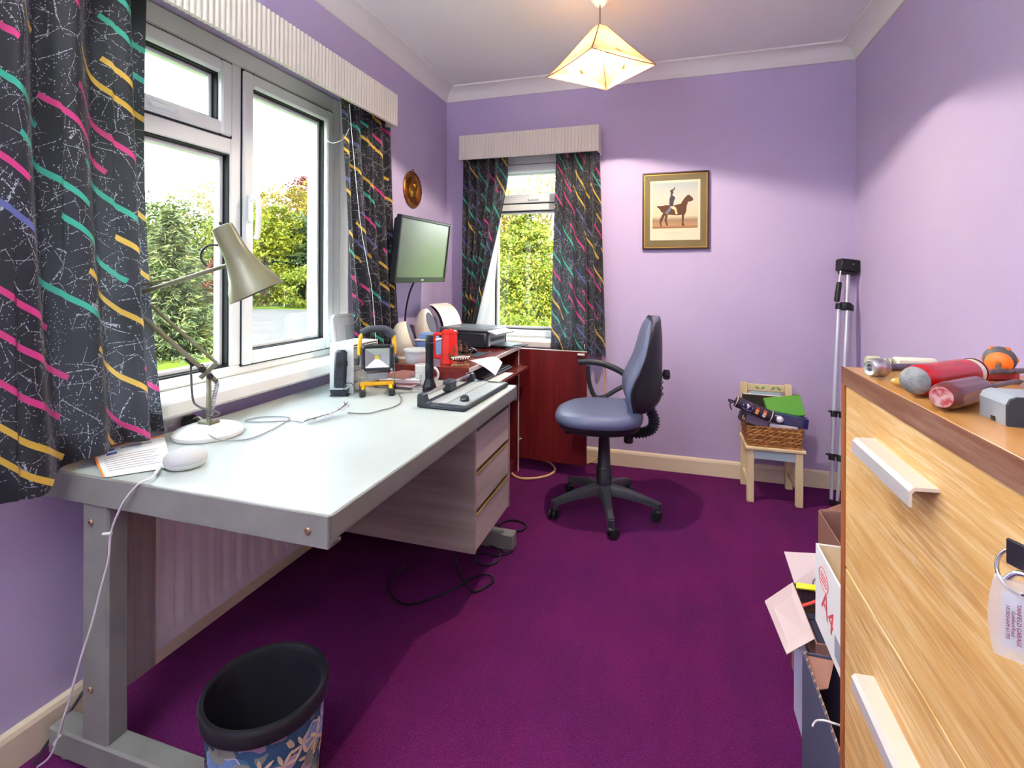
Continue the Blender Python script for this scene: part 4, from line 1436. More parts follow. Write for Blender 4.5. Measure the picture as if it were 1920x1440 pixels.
# leaflet at the corner
lf_ = thing('leaflet', 'printed paper leaflet with an orange edge on the desk corner under the curtain', 'leaflet', (-1.4, 1.02, DZ))
A4 = [Vector((-1.452, 1.012, DZ + .012)), Vector((-1.318, .892, DZ + .003)), Vector((-1.190, .985, DZ + .003)), Vector((-1.372, 1.130, DZ + .012))]
A4 = [at(168, 848, z=DZ + .010), at(193, 896, z=DZ + .003), at(322, 876, z=DZ + .003), at(308, 818, z=DZ + .010)]
A4[0].x = max(A4[0].x, -1.5); 
def leafp(i, j, dz=0): 
    return (A4[0].lerp(A4[3], i)).lerp(A4[1].lerp(A4[2], i), j) + Vector((0, 0, dz + .006 * math.sin(math.pi * i) * (1 - j)))
build('sheet', B().slab(leafp, 8, 6, (0, 0, .0008)), PAPER, lf_, 60)
ORG = mat('orange_border_print', (240, 130, 40), .8); BLU = mat('blue_print', (70, 110, 190), .8); GRY = mat('grey_print', (150, 150, 158), .8)
def strip(i0, i1, j0, j1, m, nm):
    build(nm, B().grid(lambda a, c: leafp(i0 + (i1 - i0) * a, j0 + (j1 - j0) * c, .0012), 8, 1), m, lf_, 0, recalc=False)
strip(0, 1, 0, .04, ORG, 'orange_border'); strip(0, .03, 0, 1, ORG, 'orange_border')
strip(.14, .28, .10, .17, BLU, 'blue_logo'); strip(.16, .30, .24, .31, BLU, 'blue_logo')
strip(.36, .80, .14, .18, GRY, 'text_line')
for k in range(7): strip(.10, .86 - .05 * (k % 3), .40 + .07 * k, .415 + .07 * k, GRY, 'text_line')

# clear strip with wires
st = thing('clear_plastic_strip', 'crumpled strip of clear plastic with wires on the middle of the desk', 'plastic strip', tuple(at(612, 785, z=DZ)))
CLEAR = mat('crumpled_clear_plastic', (226, 230, 230), .2, spec=.6, alpha=.55)
A, C = at(572, 794, z=DZ + .003), at(650, 770, z=DZ + .012)
rr = random.Random(4)
jit = {}
dw = (C - A).normalized().cross(Vector((0, 0, 1)))
def cst(i, j):
    k = (round(i * 24), round(j * 5)); 
    if k not in jit: jit[k] = rr.uniform(-.004, .004)
    w = .018 * (1 - .5 * abs(2 * i - 1))
    return A.lerp(C, i) + dw * (j - .5) * 2 * w * -1 + Vector((0, 0, .006 + jit[k] + .012 * math.sin(math.pi * j) * (.3 + i)))
build('plastic_film', B().slab(cst, 24, 5, (0, 0, .0006)), CLEAR, st, 20)
b = B()
for k in range(4):
    o_ = Vector((0, 0, .004 + .003 * k)) + dw * (.006 * (k - 1.5))
    b.tube([A + o_, A.lerp(C, .35) + o_ + dw * .004, A.lerp(C, .7) + o_, C + o_ + Vector((0, 0, .008 + .004 * k))], .0012, 5, 4)
for k in range(5): b.tube([C + Vector((0, 0, .01)), C + Vector((.010 * math.cos(k), .012 * math.sin(k * 2), .016 + .006 * k % .02))], .0010, 5)
build('wires', b, mat('dark_wire', (70, 60, 60), .5), st, 60)
pts = [at(652, 774, z=Z), at(690, 775, z=Z), at(715, 769, z=Z), at(735, 764, z=Z), at(750, 756, z=Z), at(752, 746, z=Z), at(748, 738, z=Z)]
o = build('thin_cable', B().tube(pts, .0022, 6, 5), mat('brown_grey_cable', (128, 122, 116), .5), None, 60, loc=tuple(pts[3])); tag(o, 'thin grey brown cable trailing from the plastic strip to the floodlight', 'cable')

# cordless phone in its charger
ph = thing('cordless_phone', 'black cordless phone standing in a silver edged charging cradle on the desk', 'phone', (-1.302, 1.803, DZ), rz=rad(20))
b = B(); b.prism([(-.036, -.020), (.036, -.020), (.036, .022), (-.036, .022)], 0, .004)
b.lathe([(0, 0), (.036, 0), (.043, .026), (.043, .030), (0, .030)], 4, Matrix.Diagonal((1.10, .80, 1, 1)), a0=rad(45))
build('cradle', b, DARK_PL, ph, 20, local=True)
build('cradle_rim', B().box(-.036, .036, -.027, .027, .0285, .0325, .003), mat('silver_plastic', (190, 196, 200), .3, metal=.5), ph, local=True)
b = B()
Mh = Matrix.Rotation(rad(-5), 4, 'X')
b.box(-.025, .025, -.012, .014, .026, .186, .010, 0, Mh)
hs = build('handset', b, DARK_PL, ph, 40, local=True)
b = B().cyl(Mh @ Vector((0, -.0125, .125)), Mh @ Vector((0, -.0135, .125)), .014, n=20)
b.box(-.016, .016, -.0130, -.0118, .066, .070, .0005, 0, Mh)
b.box(.025, .028, -.004, .004, .12, .14, .001, 0, Mh)
build('button', b, BLACK_PL, hs, local=True)
b = B().tube([(.020, -.030, .005), (.024, -.034, .03), (.034, -.026, .052), (.050, -.005, .050), (.058, .02, .02), (.06, .05, .004)], .0016, 5, 5)
build('flex', b, DARK_PL, ph, 60, local=True)

# small white drawer organiser
GREYW = mat('grey_white_plastic', (226, 228, 224), .35)
CLR = mat('clear_drawer_plastic', (206, 210, 208), .15, spec=.6, alpha=.5)
BX0, BX1, BY0, BY1, BZ1 = -1.385, -1.268, 1.848, 2.035, .936
og = thing('drawer_organiser', 'small white plastic drawer organiser with clear drawers behind the phone', 'organiser', ((BX0 + BX1) / 2, (BY0 + BY1) / 2, DZ))
b = B()
b.box(BX0, BX1, BY0, BY0 + .004, DZ, BZ1, .001); b.box(BX0, BX1, BY1 - .004, BY1, DZ, BZ1, .001)
b.box(BX0, BX1, BY0 + .004, BY1 - .004, BZ1 - .005, BZ1, .001); b.box(BX0, BX0 + .004, BY0 + .004, BY1 - .004, DZ, BZ1 - .005)
for k in range(5): b.box(BX0 + .004, BX1 - .002, BY0 + .004, BY1 - .004, DZ + .048 * k, DZ + .048 * k + .004)
b.box(BX0 + .004, BX1, (BY0 + BY1) / 2 - .002, (BY0 + BY1) / 2 + .002, DZ, BZ1 - .005)
build('case', b, GREYW, og)
STUFFC = [mat('organiser_contents_%s' % n_, c_, .6) for n_, c_ in (('brown', (110, 84, 70)), ('grey', (120, 120, 128)), ('olive', (150, 150, 90)), ('rust', (150, 88, 60)))]
for k in range(4):
    for h_ in range(2):
        y0 = BY0 + .006 if h_ == 0 else (BY0 + BY1) / 2 + .004
        y1 = (BY0 + BY1) / 2 - .004 if h_ == 0 else BY1 - .006
        z0 = DZ + .048 * k + .006
        b = B(); b.box(BX1 - .004, BX1 - .001, y0, y1, z0, z0 + .038, .0008)
        b.box(BX0 + .02, BX1 - .004, y0, y0 + .0015, z0, z0 + .034); b.box(BX0 + .02, BX1 - .004, y1 - .0015, y1, z0, z0 + .034)
        b.box(BX1 - .001, BX1 + .008, (y0 + y1) / 2 - .016, (y0 + y1) / 2 + .016, z0 + .004, z0 + .010, .001)
        d = build('clear_drawer', b, CLR, og)
        b = B()
        for q in range(7):
            yy = rr.uniform(y0 + .012, y1 - .012); zz = z0 + rr.uniform(.006, .022); xx = BX1 - rr.uniform(.012, .03)
            b.box(xx - .006, xx + .006, yy - rr.uniform(.004, .01), yy + rr.uniform(.004, .01), z0 + .001, zz + .004, .001, 0)
        build('drawer_contents', b, STUFFC[(k + h_) % 4], d)

# LED floodlight on its yellow stand
fl = thing('floodlight', 'portable floodlight on a yellow stand with a foam grip handle, on the desk', 'work light', (-1.178, 1.885, DZ), rz=rad(33))
FOAM = mat('grey_foam_grip', (66, 70, 78), .8, bump=.2, bscale=200)
FBLK = mat('floodlight_black', (38, 44, 50), .4)
b = B(); b.box(-.068, .068, -.022, -.004, .036, .052, .003)
for sx_ in (-1, 1):
    b.tube([(sx_ * .058, -.050, .014), (sx_ * .052, -.012, .040)], .008, 6)
    b.tube([(sx_ * .066, .064, .014), (sx_ * .056, -.010, .040)], .008, 6)
build('stand', b, YELLOW_PL, fl, local=True)
for sx_ in (-1, 1):
    for yy, xx in ((-.054, .058), (.068, .067)):
        build('rubber_foot', B().box(sx_ * xx - .013, sx_ * xx + .013, yy - .014, yy + .014, 0, .028, .005), FBLK, fl, local=True)
b = B()
for sx_ in (-1, 1): b.box(sx_ * .070 - .002, sx_ * .070 + .002, -.020, -.006, .045, .160, .001)
b.box(-.045, .045, -.018, -.010, .062, .092, .003)
build('bracket', b, mat('grey_bracket', (150, 152, 156), .4, metal=.6), fl, local=True)
HZ0, HZ1_ = .098, .208
b = B(); Mz = Matrix(((1, 0, 0, 0), (0, 1, 0, 0), (0, 0, 1, 0), (0, 0, 0, 1)))
ring(b, Mz, -.064, .064, HZ0, HZ1_, .015, -.040, -.012, .005)
b.box(-.058, .058, -.014, .018, HZ0 + .006, HZ1_ - .006, .008)
for k in range(7): b.box(-.052 + .0165 * k, -.048 + .0165 * k, .018, .034, HZ0 + .012, HZ1_ - .012, .001)
hd = build('lamp_head', b, FBLK, fl, 30, local=True)
REFL = mat('silver_reflector', (190, 192, 190), .3, metal=.8)
b = B(); zc = (HZ0 + HZ1_) / 2
o_ = [(-.049, -.032, HZ0 + .015), (.049, -.032, HZ0 + .015), (.049, -.032, HZ1_ - .015), (-.049, -.032, HZ1_ - .015)]
i_ = [(-.010, -.016, zc - .008), (.010, -.016, zc - .008), (.010, -.016, zc + .008), (-.010, -.016, zc + .008)]
b.add(o_ + i_, [(0, 1, 5, 4), (1, 2, 6, 5), (2, 3, 7, 6), (3, 0, 4, 7)])
build('reflector', b, REFL, hd, 0, local=True, recalc=False)
build('led_chip', B().box(-.010, .010, -.017, -.0155, zc - .008, zc + .008), mat('yellow_phosphor', (226, 200, 90), .5), hd, local=True)
for sx_ in (-1, 1):
    for zz in (HZ0 + .007, HZ1_ - .007):
        build('screw', B().cyl((sx_ * .057, -.040, zz), (sx_ * .057, -.043, zz), .0055, n=10), STEEL, hd, local=True)
hp = [(-.070, -.010, .165), (-.071, -.006, .20), (-.066, 0, .240), (-.045, .004, .257)]
for sg in (1, -1): build('handle_arm', B().tube([(sg * p[0], p[1], p[2]) for p in hp], .0085, 8, 4), YELLOW_PL, fl, 60, local=True)
b = B().tube([(-.064, .002, .253), (-.035, .005, .268), (.0, .006, .270), (.04, .005, .266), (.068, 0, .239)], .0145, 10, 5)
build('grip', b, FOAM, fl, 60, local=True)
for sx_ in (-1, 1):
    b = B(); b.lathe([(0, 0), (.016, 0), (.018, .004), (.016, .014), (.006, .016), (0, .016)], 12, frame_z((sx_ * .072, -.012, .140), (sx_ * .092, -.012, .140)))
    build('pivot_knob', b, FBLK, fl, local=True)

# torch standing on its lens
tx, ty = -.985, 1.985
to_ = thing('torch', 'tall black metal torch standing on its lens on the desk', 'torch', (tx, ty, DZ))
MT = Matrix.Translation((tx, ty, DZ))
TORCH = mat('black_anodised_torch', (30, 31, 38), .32, metal=.5)
b = B().lathe([(0, 0), (.029, 0), (.030, .003), (.030, .022), (.028, .026), (.020, .050), (.018, .056)], 28, MT)
build('head', b, TORCH, to_, 35)
b = B().lathe([(.0178, .054), (.0185, .06), (.0185, .110), (.0172, .112), (.0172, .178), (.0185, .180), (.0185, .208), (.0165, .210)], 28, MT)
build('barrel', b, TORCH, to_, 35)
b = B().lathe([(.0165, .208), (.0175, .212), (.0178, .236), (.016, .240), (0, .240)], 28, MT)
build('tail_cap', b, BLACK_PL, to_, 35)
b = B().cyl((tx + .006, ty - .0175, DZ + .072), (tx + .007, ty - .021, DZ + .072), .006, n=12)
build('switch', b, BLACK_PL, to_)

# mug
mx_, my_ = -1.062, 2.085
mg = thing('mug', 'white mug with faint blue sketches behind the torch', 'mug', (mx_, my_, DZ))
CERAM = mat('white_glazed_ceramic', (232, 232, 228), .2, spec=.6)
b = B().lathe([(0, .001), (.028, 0), (.034, .003), (.041, .020), (.0425, .05), (.0405, .078), (.041, .094), (.039, .095), (.037, .078), (.038, .05), (.035, .014), (0, .010)], 36, Matrix.Translation((mx_, my_, DZ)))
build('cup', b, CERAM, mg, 50)
b = B().tube([(mx_ + .036, my_ - .010, DZ + .080), (mx_ + .062, my_ - .014, DZ + .084), (mx_ + .078, my_ - .016, DZ + .060), (mx_ + .066, my_ - .014, DZ + .030), (mx_ + .036, my_ - .010, DZ + .024)], .0055, 8, 6)
build('handle', b, CERAM, mg, 60)
b = B()
def onmug(a, z): return Vector((mx_ + .0428 * math.cos(a), my_ + .0428 * math.sin(a), DZ + z))
for (a, z, s_) in ((-1.9, .03, 1), (-2.3, .055, .8), (-1.45, .045, .8)):
    b.tube([onmug(a - .14 * s_, z - .012), onmug(a, z - .015), onmug(a + .14 * s_, z), onmug(a, z + .013), onmug(a - .15 * s_, z + .002)], .0007, 4, 4, closed=True)
b.tube([onmug(-2.5, .07), onmug(-2.1, .062), onmug(-1.6, .066)], .0007, 4, 4)
build('sketch_print', b, mat('blue_sketch_ink', (110, 118, 150), .6), mg, 60)

# red jug
jx, jy = -1.055, 2.345
jg = thing('jug', 'bright red faceted plastic jug with a squared handle', 'jug', (jx, jy, CT))
MJ = Matrix.Translation((jx, jy, CT)) @ Matrix.Rotation(rad(20), 4, 'Z')
b = B().lathe([(0, 0), (.044, 0), (.046, .004), (.044, .010), (.038, .145), (.042, .150), (.042, .156), (.037, .156), (.034, .14), (.040, .012), (0, .010)], 8, MJ)
build('body', b, RED_PL, jg, 20)
b = B().lathe([(.039, .150), (.040, .160), (.030, .166), (0, .167)], 8, MJ)
b.box(-.006, .006, -.012, .012, .165, .172, .002, 0, MJ)
build('lid', b, RED_PL, jg, 20)
b = B().tube([(jx - .030, jy - .010, CT + .142), (jx - .062, jy - .020, CT + .146), (jx - .074, jy - .023, CT + .130), (jx - .072, jy - .022, CT + .045), (jx - .062, jy - .02, CT + .032), (jx - .04, jy - .012, CT + .028)], .0065, 8, 4, flat=1.4)
build('handle', b, RED_PL, jg, 50)

# tub with a lid, blue box behind it
tb = thing('plastic_tub', 'translucent white plastic food tub between the speakers and the red jug', 'tub', (-1.215, 2.302, CT))
TUB = mat('milky_plastic', (222, 228, 232), .35, spec=.5, alpha=.85)
b = B().lathe([(0, 0), (.050, 0), (.054, .006), (.058, .058), (.062, .060), (.062, .066), (.056, .066), (.052, .008), (0, .006)], 36, Matrix.Translation((-1.215, 2.302, CT)))
build('bowl', b, TUB, tb, 40)
b = B()
for k in range(16):
    b.ball((-1.215 + rr.uniform(-.03, .04), 2.302 + rr.uniform(-.03, .03), CT + .014 + rr.uniform(0, .02)), .010, 6)
build('sweets', b, mat('orange_red_sweets', (226, 120, 84), .5), tb)
b = B().lathe([(.0635, .058), (.0645, .062), (.0635, .070), (0, .070)], 36, Matrix.Translation((-1.215, 2.302, CT)))
build('lid', b, TUB, tb, 40)
bl_ = thing('blue_box', 'pale blue plastic box with a white lid behind the food tub', 'box', (-1.26, 2.53, CT))
PBLUE = mat('pale_blue_plastic', (126, 162, 214), .4)
build('body', B().box(-1.315, -1.205, 2.48, 2.58, CT, CT + .085, .006), PBLUE, bl_)
build('lid', B().box(-1.320, -1.200, 2.475, 2.585, CT + .085, CT + .094, .003), WHITE_PL, bl_)
build('upper_tray', B().box(-1.305, -1.215, 2.49, 2.57, CT + .094, CT + .125, .006), PBLUE, bl_)

# egg speakers
EGG = mat('ivory_speaker_shell', (234, 226, 204), .35)
CONE = mat('grey_speaker_cloth', (112, 112, 126), .9, bump=.3, bscale=600)
def egg(label, x, y, z, H, yaw):
    t = thing('egg_speaker', label, 'speaker', (x, y, z), rz=yaw, group='egg shaped speakers')
    prof = []
    for k in range(15):
        a = math.pi * k / 14
        r = .070 * math.sin(a) ** .92 * (1 - .12 * (k / 14)) if 0 < k < 14 else 0
        prof.append((r, .012 + (H - .012) * (1 - math.cos(a)) / 2))
    b = B().lathe(prof, 40)
    nd = Vector((.94, 0, .34)).normalized(); c = Vector((0, 0, .012 + (H - .012) * .55)); lim = .040
    for i, p in enumerate(b.v):
        q = (p - c).dot(nd)
        if q > lim: b.v[i] = p - nd * (q - lim)
    build('shell', b, EGG, t, 30, local=True)
    M = frame_z(c + nd * (lim - .0), c + nd)
    b = B().lathe([(0, .0012), (.022, .0016), (.044, .0022), (.047, .003), (.049, .0006)], 32, M @ Matrix.Diagonal((1.0, 1.38, 1, 1)))
    build('driver', b, CONE, t, 60, local=True)
    b = B().lathe([(0, 0), (.040, 0), (.042, .006), (.028, .016), (0, .018)], 28)
    build('stand', b, EGG, t, 40, local=True)
egg('ivory egg speaker in front of the curtain, nearer of the two', -1.345, 2.405, CT, .195, rad(20))
egg('ivory egg speaker in the corner below the wall monitor, farther of the two', -1.440, 2.845, CT, .235, rad(-2))

# model ship
ms = thing('model_ship', 'small wooden model sailing ship on a cradle beside the red jug', 'model ship', (-.972, 2.285, CT), rz=rad(38))
SHIPW = mat('dark_ship_wood', (122, 76, 52), .55); SAILW = mat('brown_sail', (176, 116, 62), .8, var=(140, 88, 46), vscale=90)
def hull(i, j):
    x = -.052 + .104 * i
    w = .017 * math.sin(math.pi * min(1, .12 + i * .94)) ** .6
    a = math.pi * j
    return Vector((x + .006 * (1 - math.sin(a)) * (1 if i > .5 else -1), w * math.cos(a), .046 + .016 * (2 * i - 1) ** 2 - .026 * math.sin(a)))
b = B().slab(hull, 14, 8, (0, 0, .002)); b.slab(lambda i, j: hull(i, 0).lerp(hull(i, 1), j) - Vector((0, 0, .004)), 14, 2, (0, 0, .001))
build('hull', b, SHIPW, ms, 50, local=True)
b = B()
for k in range(7): b.box(-.04 + .012 * k, -.034 + .012 * k, -.0185, .0185, .034, .041, .001)
b.box(-.046, .046, -.0178, .0178, .042, .047, .001)
build('white_gunports', b, WHITE_PL, ms, local=True)
b = B(); b.box(-.045, .045, -.016, .016, 0, .006, .002); b.box(-.03, -.024, -.012, .012, .006, .024); b.box(.024, .03, -.012, .012, .006, .024)
for k in range(18): b.ball((-.04 + .0047 * k, -.014 + .004 * (k % 3), .008), (.005, .005, .005), 6)
build('cradle', b, mat('pale_shell_cradle', (186, 150, 108), .7, var=(120, 84, 56), vscale=120), ms, local=True)
b = B()
for x, h in ((-.030, .105), (0, .125), (.030, .112)): b.cyl((x, 0, .03), (x, 0, h), .0016, n=6)
b.cyl((.045, 0, .055), (.068, 0, .078), .0013, n=6)
for x, z, w in ((-.030, .092, .022), (0, .108, .028), (.030, .098, .024), (0, .075, .03), (.03, .07, .026), (-.03, .068, .024)): b.cyl((x, -w, z), (x, w, z), .001, n=5)
b.box(-.005, .005, -.004, .004, .116, .121, .001)
build('mast', b, SHIPW, ms, local=True)
for x, z0, z1, w in ((-.030, .069, .091, .020), (0, .076, .107, .026), (.030, .071, .097, .022)):
    b = B().slab(lambda i, j: Vector((x + .003 + .006 * math.sin(math.pi * i) * math.sin(math.pi * j), (2 * i - 1) * w, z0 + (z1 - z0) * j)), 6, 5, (.0006, 0, 0))
    build('sail', b, SAILW, ms, 60, local=True)
b = B()
for s_ in (-1, 1):
    for x, h in ((-.030, .10), (0, .12), (.030, .108)):
        for q in (-.014, -.005, .005): b.cyl((x + q, s_ * .016, .05), (x, 0, h), .0005, n=4)
b.cyl((.068, 0, .078), (.03, 0, .11), .0005, n=4); b.cyl((-.05, 0, .06), (-.03, 0, .10), .0005, n=4); b.cyl((.03, 0, .11), (0, 0, .123), .0005, n=4); b.cyl((0, 0, .123), (-.03, 0, .103), .0005, n=4)
build('rigging', b, mat('rigging_thread', (84, 60, 46), .8), ms, 0, local=True)

# mouse on a mat
mo = thing('computer_mouse', 'black computer mouse on the red cabinet in front of the printer', 'mouse', (-1.085, 2.66, CT + .004), rz=rad(30))
b = B().ball((0, 0, .010), (.052, .030, .024), 20)
b.v = [Vector((p.x, p.y, max(p.z, 0))) for p in b.v]
build('body', b, mat('glossy_black', (22, 22, 26), .12), mo, 60, local=True)
build('scroll_wheel', B().cyl((.026, -.003, .029), (.026, .003, .029), .006, n=12), DARK_PL, mo, local=True)
o = build('mouse_mat', B().box(-1.18, -.985, 2.56, 2.74, CT, CT + .0035, .001), mat('dark_mouse_mat', (46, 48, 58), .7), None, loc=(-1.08, 2.65, CT)); tag(o, 'dark mouse mat on the red cabinet under the mouse', 'mouse mat')

# stacked magazines and folders under the floodlight
def flat(label, cat, nm, x0, x1, y0, y1, z0, th, rz, cov, pg):
    cx_, cy_ = (x0 + x1) / 2, (y0 + y1) / 2
    t = thing(nm, label, cat, (cx_, cy_, z0), rz=rad(rz), group='papers stacked on the desk')
    w, h = (x1 - x0) / 2, (y1 - y0) / 2
    build('pages', B().box(-w + .002, w - .002, -h + .002, h - .002, .0012, th - .0012), pg, t, local=True)
    b = B(); b.box(-w, w, -h, h, 0, .0012); b.box(-w, w, -h, h, th - .0012, th)
    build('cover', b, cov, t, local=True)
PG = mat('page_block', (222, 214, 214), .85)
flat('grey magazine at the bottom of the paper stack behind the floodlight', 'magazine', 'magazine', -1.25, -1.04, 1.99, 2.20, DZ, .010, 8, mat('grey_cover', (112, 108, 112), .4), PG)
flat('wine red folder in the middle of the paper stack behind the floodlight', 'folder', 'folder', -1.26, -1.06, 1.985, 2.205, DZ + .010, .012, -6, mat('wine_cover', (110, 48, 56), .5), PG)
flat('white paper bundle lying on the wine red folder', 'paper bundle', 'paper_bundle', -1.255, -1.075, 2.0, 2.19, DZ + .022, .014, 14, PAPER, PG)
flat('thin brown booklet on top of the paper stack behind the floodlight', 'booklet', 'booklet', -1.245, -1.10, 2.02, 2.18, DZ + .036, .007, -12, mat('brown_cover', (150, 96, 88), .5), PG)

# paper trimmer
tm = thing('paper_trimmer', 'black and grey rotary paper trimmer at the far end of the desk', 'paper trimmer', (-.905, 1.722, DZ), rz=rad(-2))
TGREY = mat('trimmer_grey_bed', (150, 158, 160), .4)
b = B(); b.box(0, .195, .0, .475, 0, .014, .006); b.box(0, .195, 0, .030, .004, .019, .006); b.box(.0, .195, .450, .475, .004, .019, .006)
build('base', b, DARK_PL, tm, 40, local=True)
b = B(); b.box(.035, .180, .030, .450, .014, .0165, .001); b.box(.182, .190, .03, .45, .014, .022, .002)
bed = build('bed', b, TGREY, tm, local=True)
b = B()
for k in range(6): b.box(.06 + .02 * k, .0612 + .02 * k, .04, .44, .0165, .0168)
for k in range(9): b.box(.05, .175, .06 + .04 * k, .0612 + .04 * k, .0165, .0168)
build('ruled_line', b, mat('pale_rule_print', (206, 212, 212), .5), bed, 0, local=True)
for y0 in (.0, .445):
    b = B().prism([(0, .004), (.052, .004), (.052, .016), (.036, .022), (.026, .048), (.020, .052), (.004, .052), (0, .046)], y0, y0 + .030, Matrix(((1, 0, 0, 0), (0, 0, 1, 0), (0, 1, 0, 0), (0, 0, 0, 1))))
    build('end_block', b, DARK_PL, tm, 20, local=True)
build('guide_rail', B().box(.008, .022, .030, .445, .038, .050, .002), STEEL, tm, local=True)
cb_ = B().box(-.002, .038, .205, .265, .017, .062, .006)
for k in range(5): cb_.box(.004 + .006 * k, .007 + .006 * k, .212, .258, .062, .064, .001)
build('cutter_head', cb_, DARK_PL, tm, local=True)
build('clear_guide', B().box(.075, .105, .032, .448, .0168, .020, .001), mat('clear_guide_strip', (214, 222, 222), .15, alpha=.6), tm, local=True)
b = B().lathe([(0, 0), (.016, 0), (.018, .003), (.018, .014), (.014, .018), (0, .018)], 8, Matrix.Translation((.150, .10, .0165)) @ Matrix.Rotation(rad(20), 4, 'X'))
b.box(.138, .162, .085, .115, .0165, .024, .002)
build('paper_stop_knob', b, DARK_PL, tm, 20, local=True)

# loose sheets
q4 = [at(880, 676, z=CT + .003), at(922, 669, d=2.55), at(942, 680, d=2.52), at(929, 704, d=2.40)]
def shp(i, j): return (q4[0].lerp(q4[1], i)).lerp(q4[3].lerp(q4[2], i), j) + Vector((0, 0, .010 * math.sin(math.pi * j)))
o = build('loose_sheet', B().slab(shp, 6, 6, (0, 0, .0008)), PAPER, None, 60, loc=tuple(q4[0])); tag(o, 'white sheet of paper slipping off the cabinet edge over the keyboard', 'paper sheet')
kb_z = .671
kbd = thing('keyboard', 'dark computer keyboard on the pull-out shelf of the red cabinet', 'keyboard', (-.99, 2.72, kb_z), rz=rad(-3))
build('case', B().box(-.075, .075, -.215, .215, 0, .016, .004), DARK_PL, kbd, local=True)
KEY = mat('pale_grey_key', (96, 102, 112), .4)
for r in range(5):
    b = B()
    for c in range(18): b.box(-.064 + .026 * r, -.042 + .026 * r, -.205 + .0228 * c, -.205 + .0228 * c + .0195, .016, .0225, .002)
    build('key_row', b, KEY, kbd, local=True)
o = build('loose_sheet', B().box(-.935, -.858, 2.50, 2.80, kb_z, kb_z + .001, 0, 0), PAPER, None, loc=(-.9, 2.65, kb_z)); tag(o, 'white sheet lying on the keyboard shelf in front of the keyboard', 'paper sheet')
o = build('rubber_ball', B().ball((-.955, 2.31, kb_z + .021), .021, 16), mat('pink_purple_ball', (216, 70, 110), .5, var=(90, 70, 150), vscale=40), None, 60, loc=(-.955, 2.31, kb_z + .021)); tag(o, 'small pink and purple ball beside the trimmer end block', 'ball')

# printer
pr = thing('printer', 'black inkjet printer with paper trays on the red cabinet', 'printer', (-1.20, 3.03, CT), rz=rad(-9))
PRB = mat('printer_black', (40, 44, 52), .42, bump=.05, bscale=400); PRG = mat('printer_dark_grey', (104, 112, 118), .4)
pw_, pd = .170, .140      # half width (x), half depth (y)
build('body', B().box(-pw_, pw_, -pd, pd, 0, .096, .010), PRB, pr, 40, local=True)
build('scanner_lid', B().box(-pw_ + .002, pw_ + .004, -pd + .002, pd - .002, .098, .118, .008), PRG, pr, 40, local=True)
b = B(); b.box(-.09, .10, -pd + .03, pd - .03, .118, .1188); 
build('lid_panel', b, mat('printer_lid_inset', (120, 130, 134), .35), pr, local=True)
b = B(); b.box(.168, .176, -.105, .105, .012, .088, .002)
build('front_recess', b, mat('printer_pale_front', (196, 202, 204), .4), pr, local=True)
b = B().quadslab([(.170, -.12, .100), (.170, .11, .100), (.232, .11, .082), (.232, -.12, .082)], -.008)
cp_ = build('control_panel', b, mat('printer_silver_panel', (186, 194, 200), .3), pr, local=True)
b = B().quadslab([(.180, -.02, .0985), (.180, .06, .0985), (.215, .06, .0885), (.215, -.02, .0885)], .001)
build('display', b, mat('pale_display', (206, 214, 222), .2), cp_, local=True)
b = B(); b.box(.17, .31, -.095, .095, .014, .020, .002); b.box(.17, .18, -.09, .09, .04, .06)
for y in (-.03, .0, .03): b.box(.305, .37, y - .008, y + .008, .016, .022, .002)
build('output_tray', b, PRB, pr, local=True)
build('cartridge_slot', B().box(-.02, .04, -pd - .0008, -pd + .001, .078, .086), BLACK_PL, pr, local=True)
def fsh(i, j):      # the paper curling up out of the rear feed
    y = (2 * i - 1) * .105
    return Vector((-pw_ + .02 - .035 * j - .085 * j ** 2.2, y + .0, .100 + .21 * j - .055 * j ** 3))
def fst(i, j):
    p = fsh(i * 1.04 - .02, j * .86); return p + Vector((-.010, 0, -.004))
build('feed_support', B().slab(fst, 4, 8, (-.006, 0, 0)), PRB, pr, 60, local=True)
o = build('printer_paper', B().slab(lambda i, j: XF[pr] @ fsh(i, j), 4, 12, (.0012, 0, 0)), mat('cream_printer_paper', (246, 238, 226), .8), None, 60, loc=(-1.36, 3.05, CT + .1)); tag(o, 'sheet of white paper curling up out of the printer feed', 'paper sheet')

# white panel leaning at the end of the sill, behind the curtain
wp = thing('plastic_tray', 'white plastic tray with rounded corners standing upright on the window sill behind the curtain', 'tray', (-1.5, 2.17, .838))
pts = []
for cx_, cy_, a0 in ((.222, .172, 0), (.028, .172, 90)):
    for k in range(7): pts.append((cx_ + .028 * math.cos(rad(a0 + 15 * k)), cy_ + .028 * math.sin(rad(a0 + 15 * k))))
pts += [(0, 0), (.25, 0)]
Mp_ = Matrix(((.10, -.10, 1, -1.505), (1, 0, -.1, 2.035), (0, 1, .1, .839), (0, 0, 0, 1)))
build('board', B().prism(pts, 0, .014, Mp_), WHITE_PL, wp, 30)
b = B()
for k in range(14): b.box(.016, .020, .02 + .0108 * k, .026 + .0108 * k, .014, .0145, 0, 0, Mp_)
for k in range(16): b.box(.036 + .0115 * k, .042 + .0115 * k, .184, .188, .014, .0145, 0, 0, Mp_)
build('vent_holes', b, mat('vent_grey', (176, 178, 176), .6), wp, 0)
build('inset_panel', B().box(.075, .20, .03, .145, .0138, .0152, 0, 0, Mp_), mat('inset_grey_white', (206, 214, 214), .4), wp)
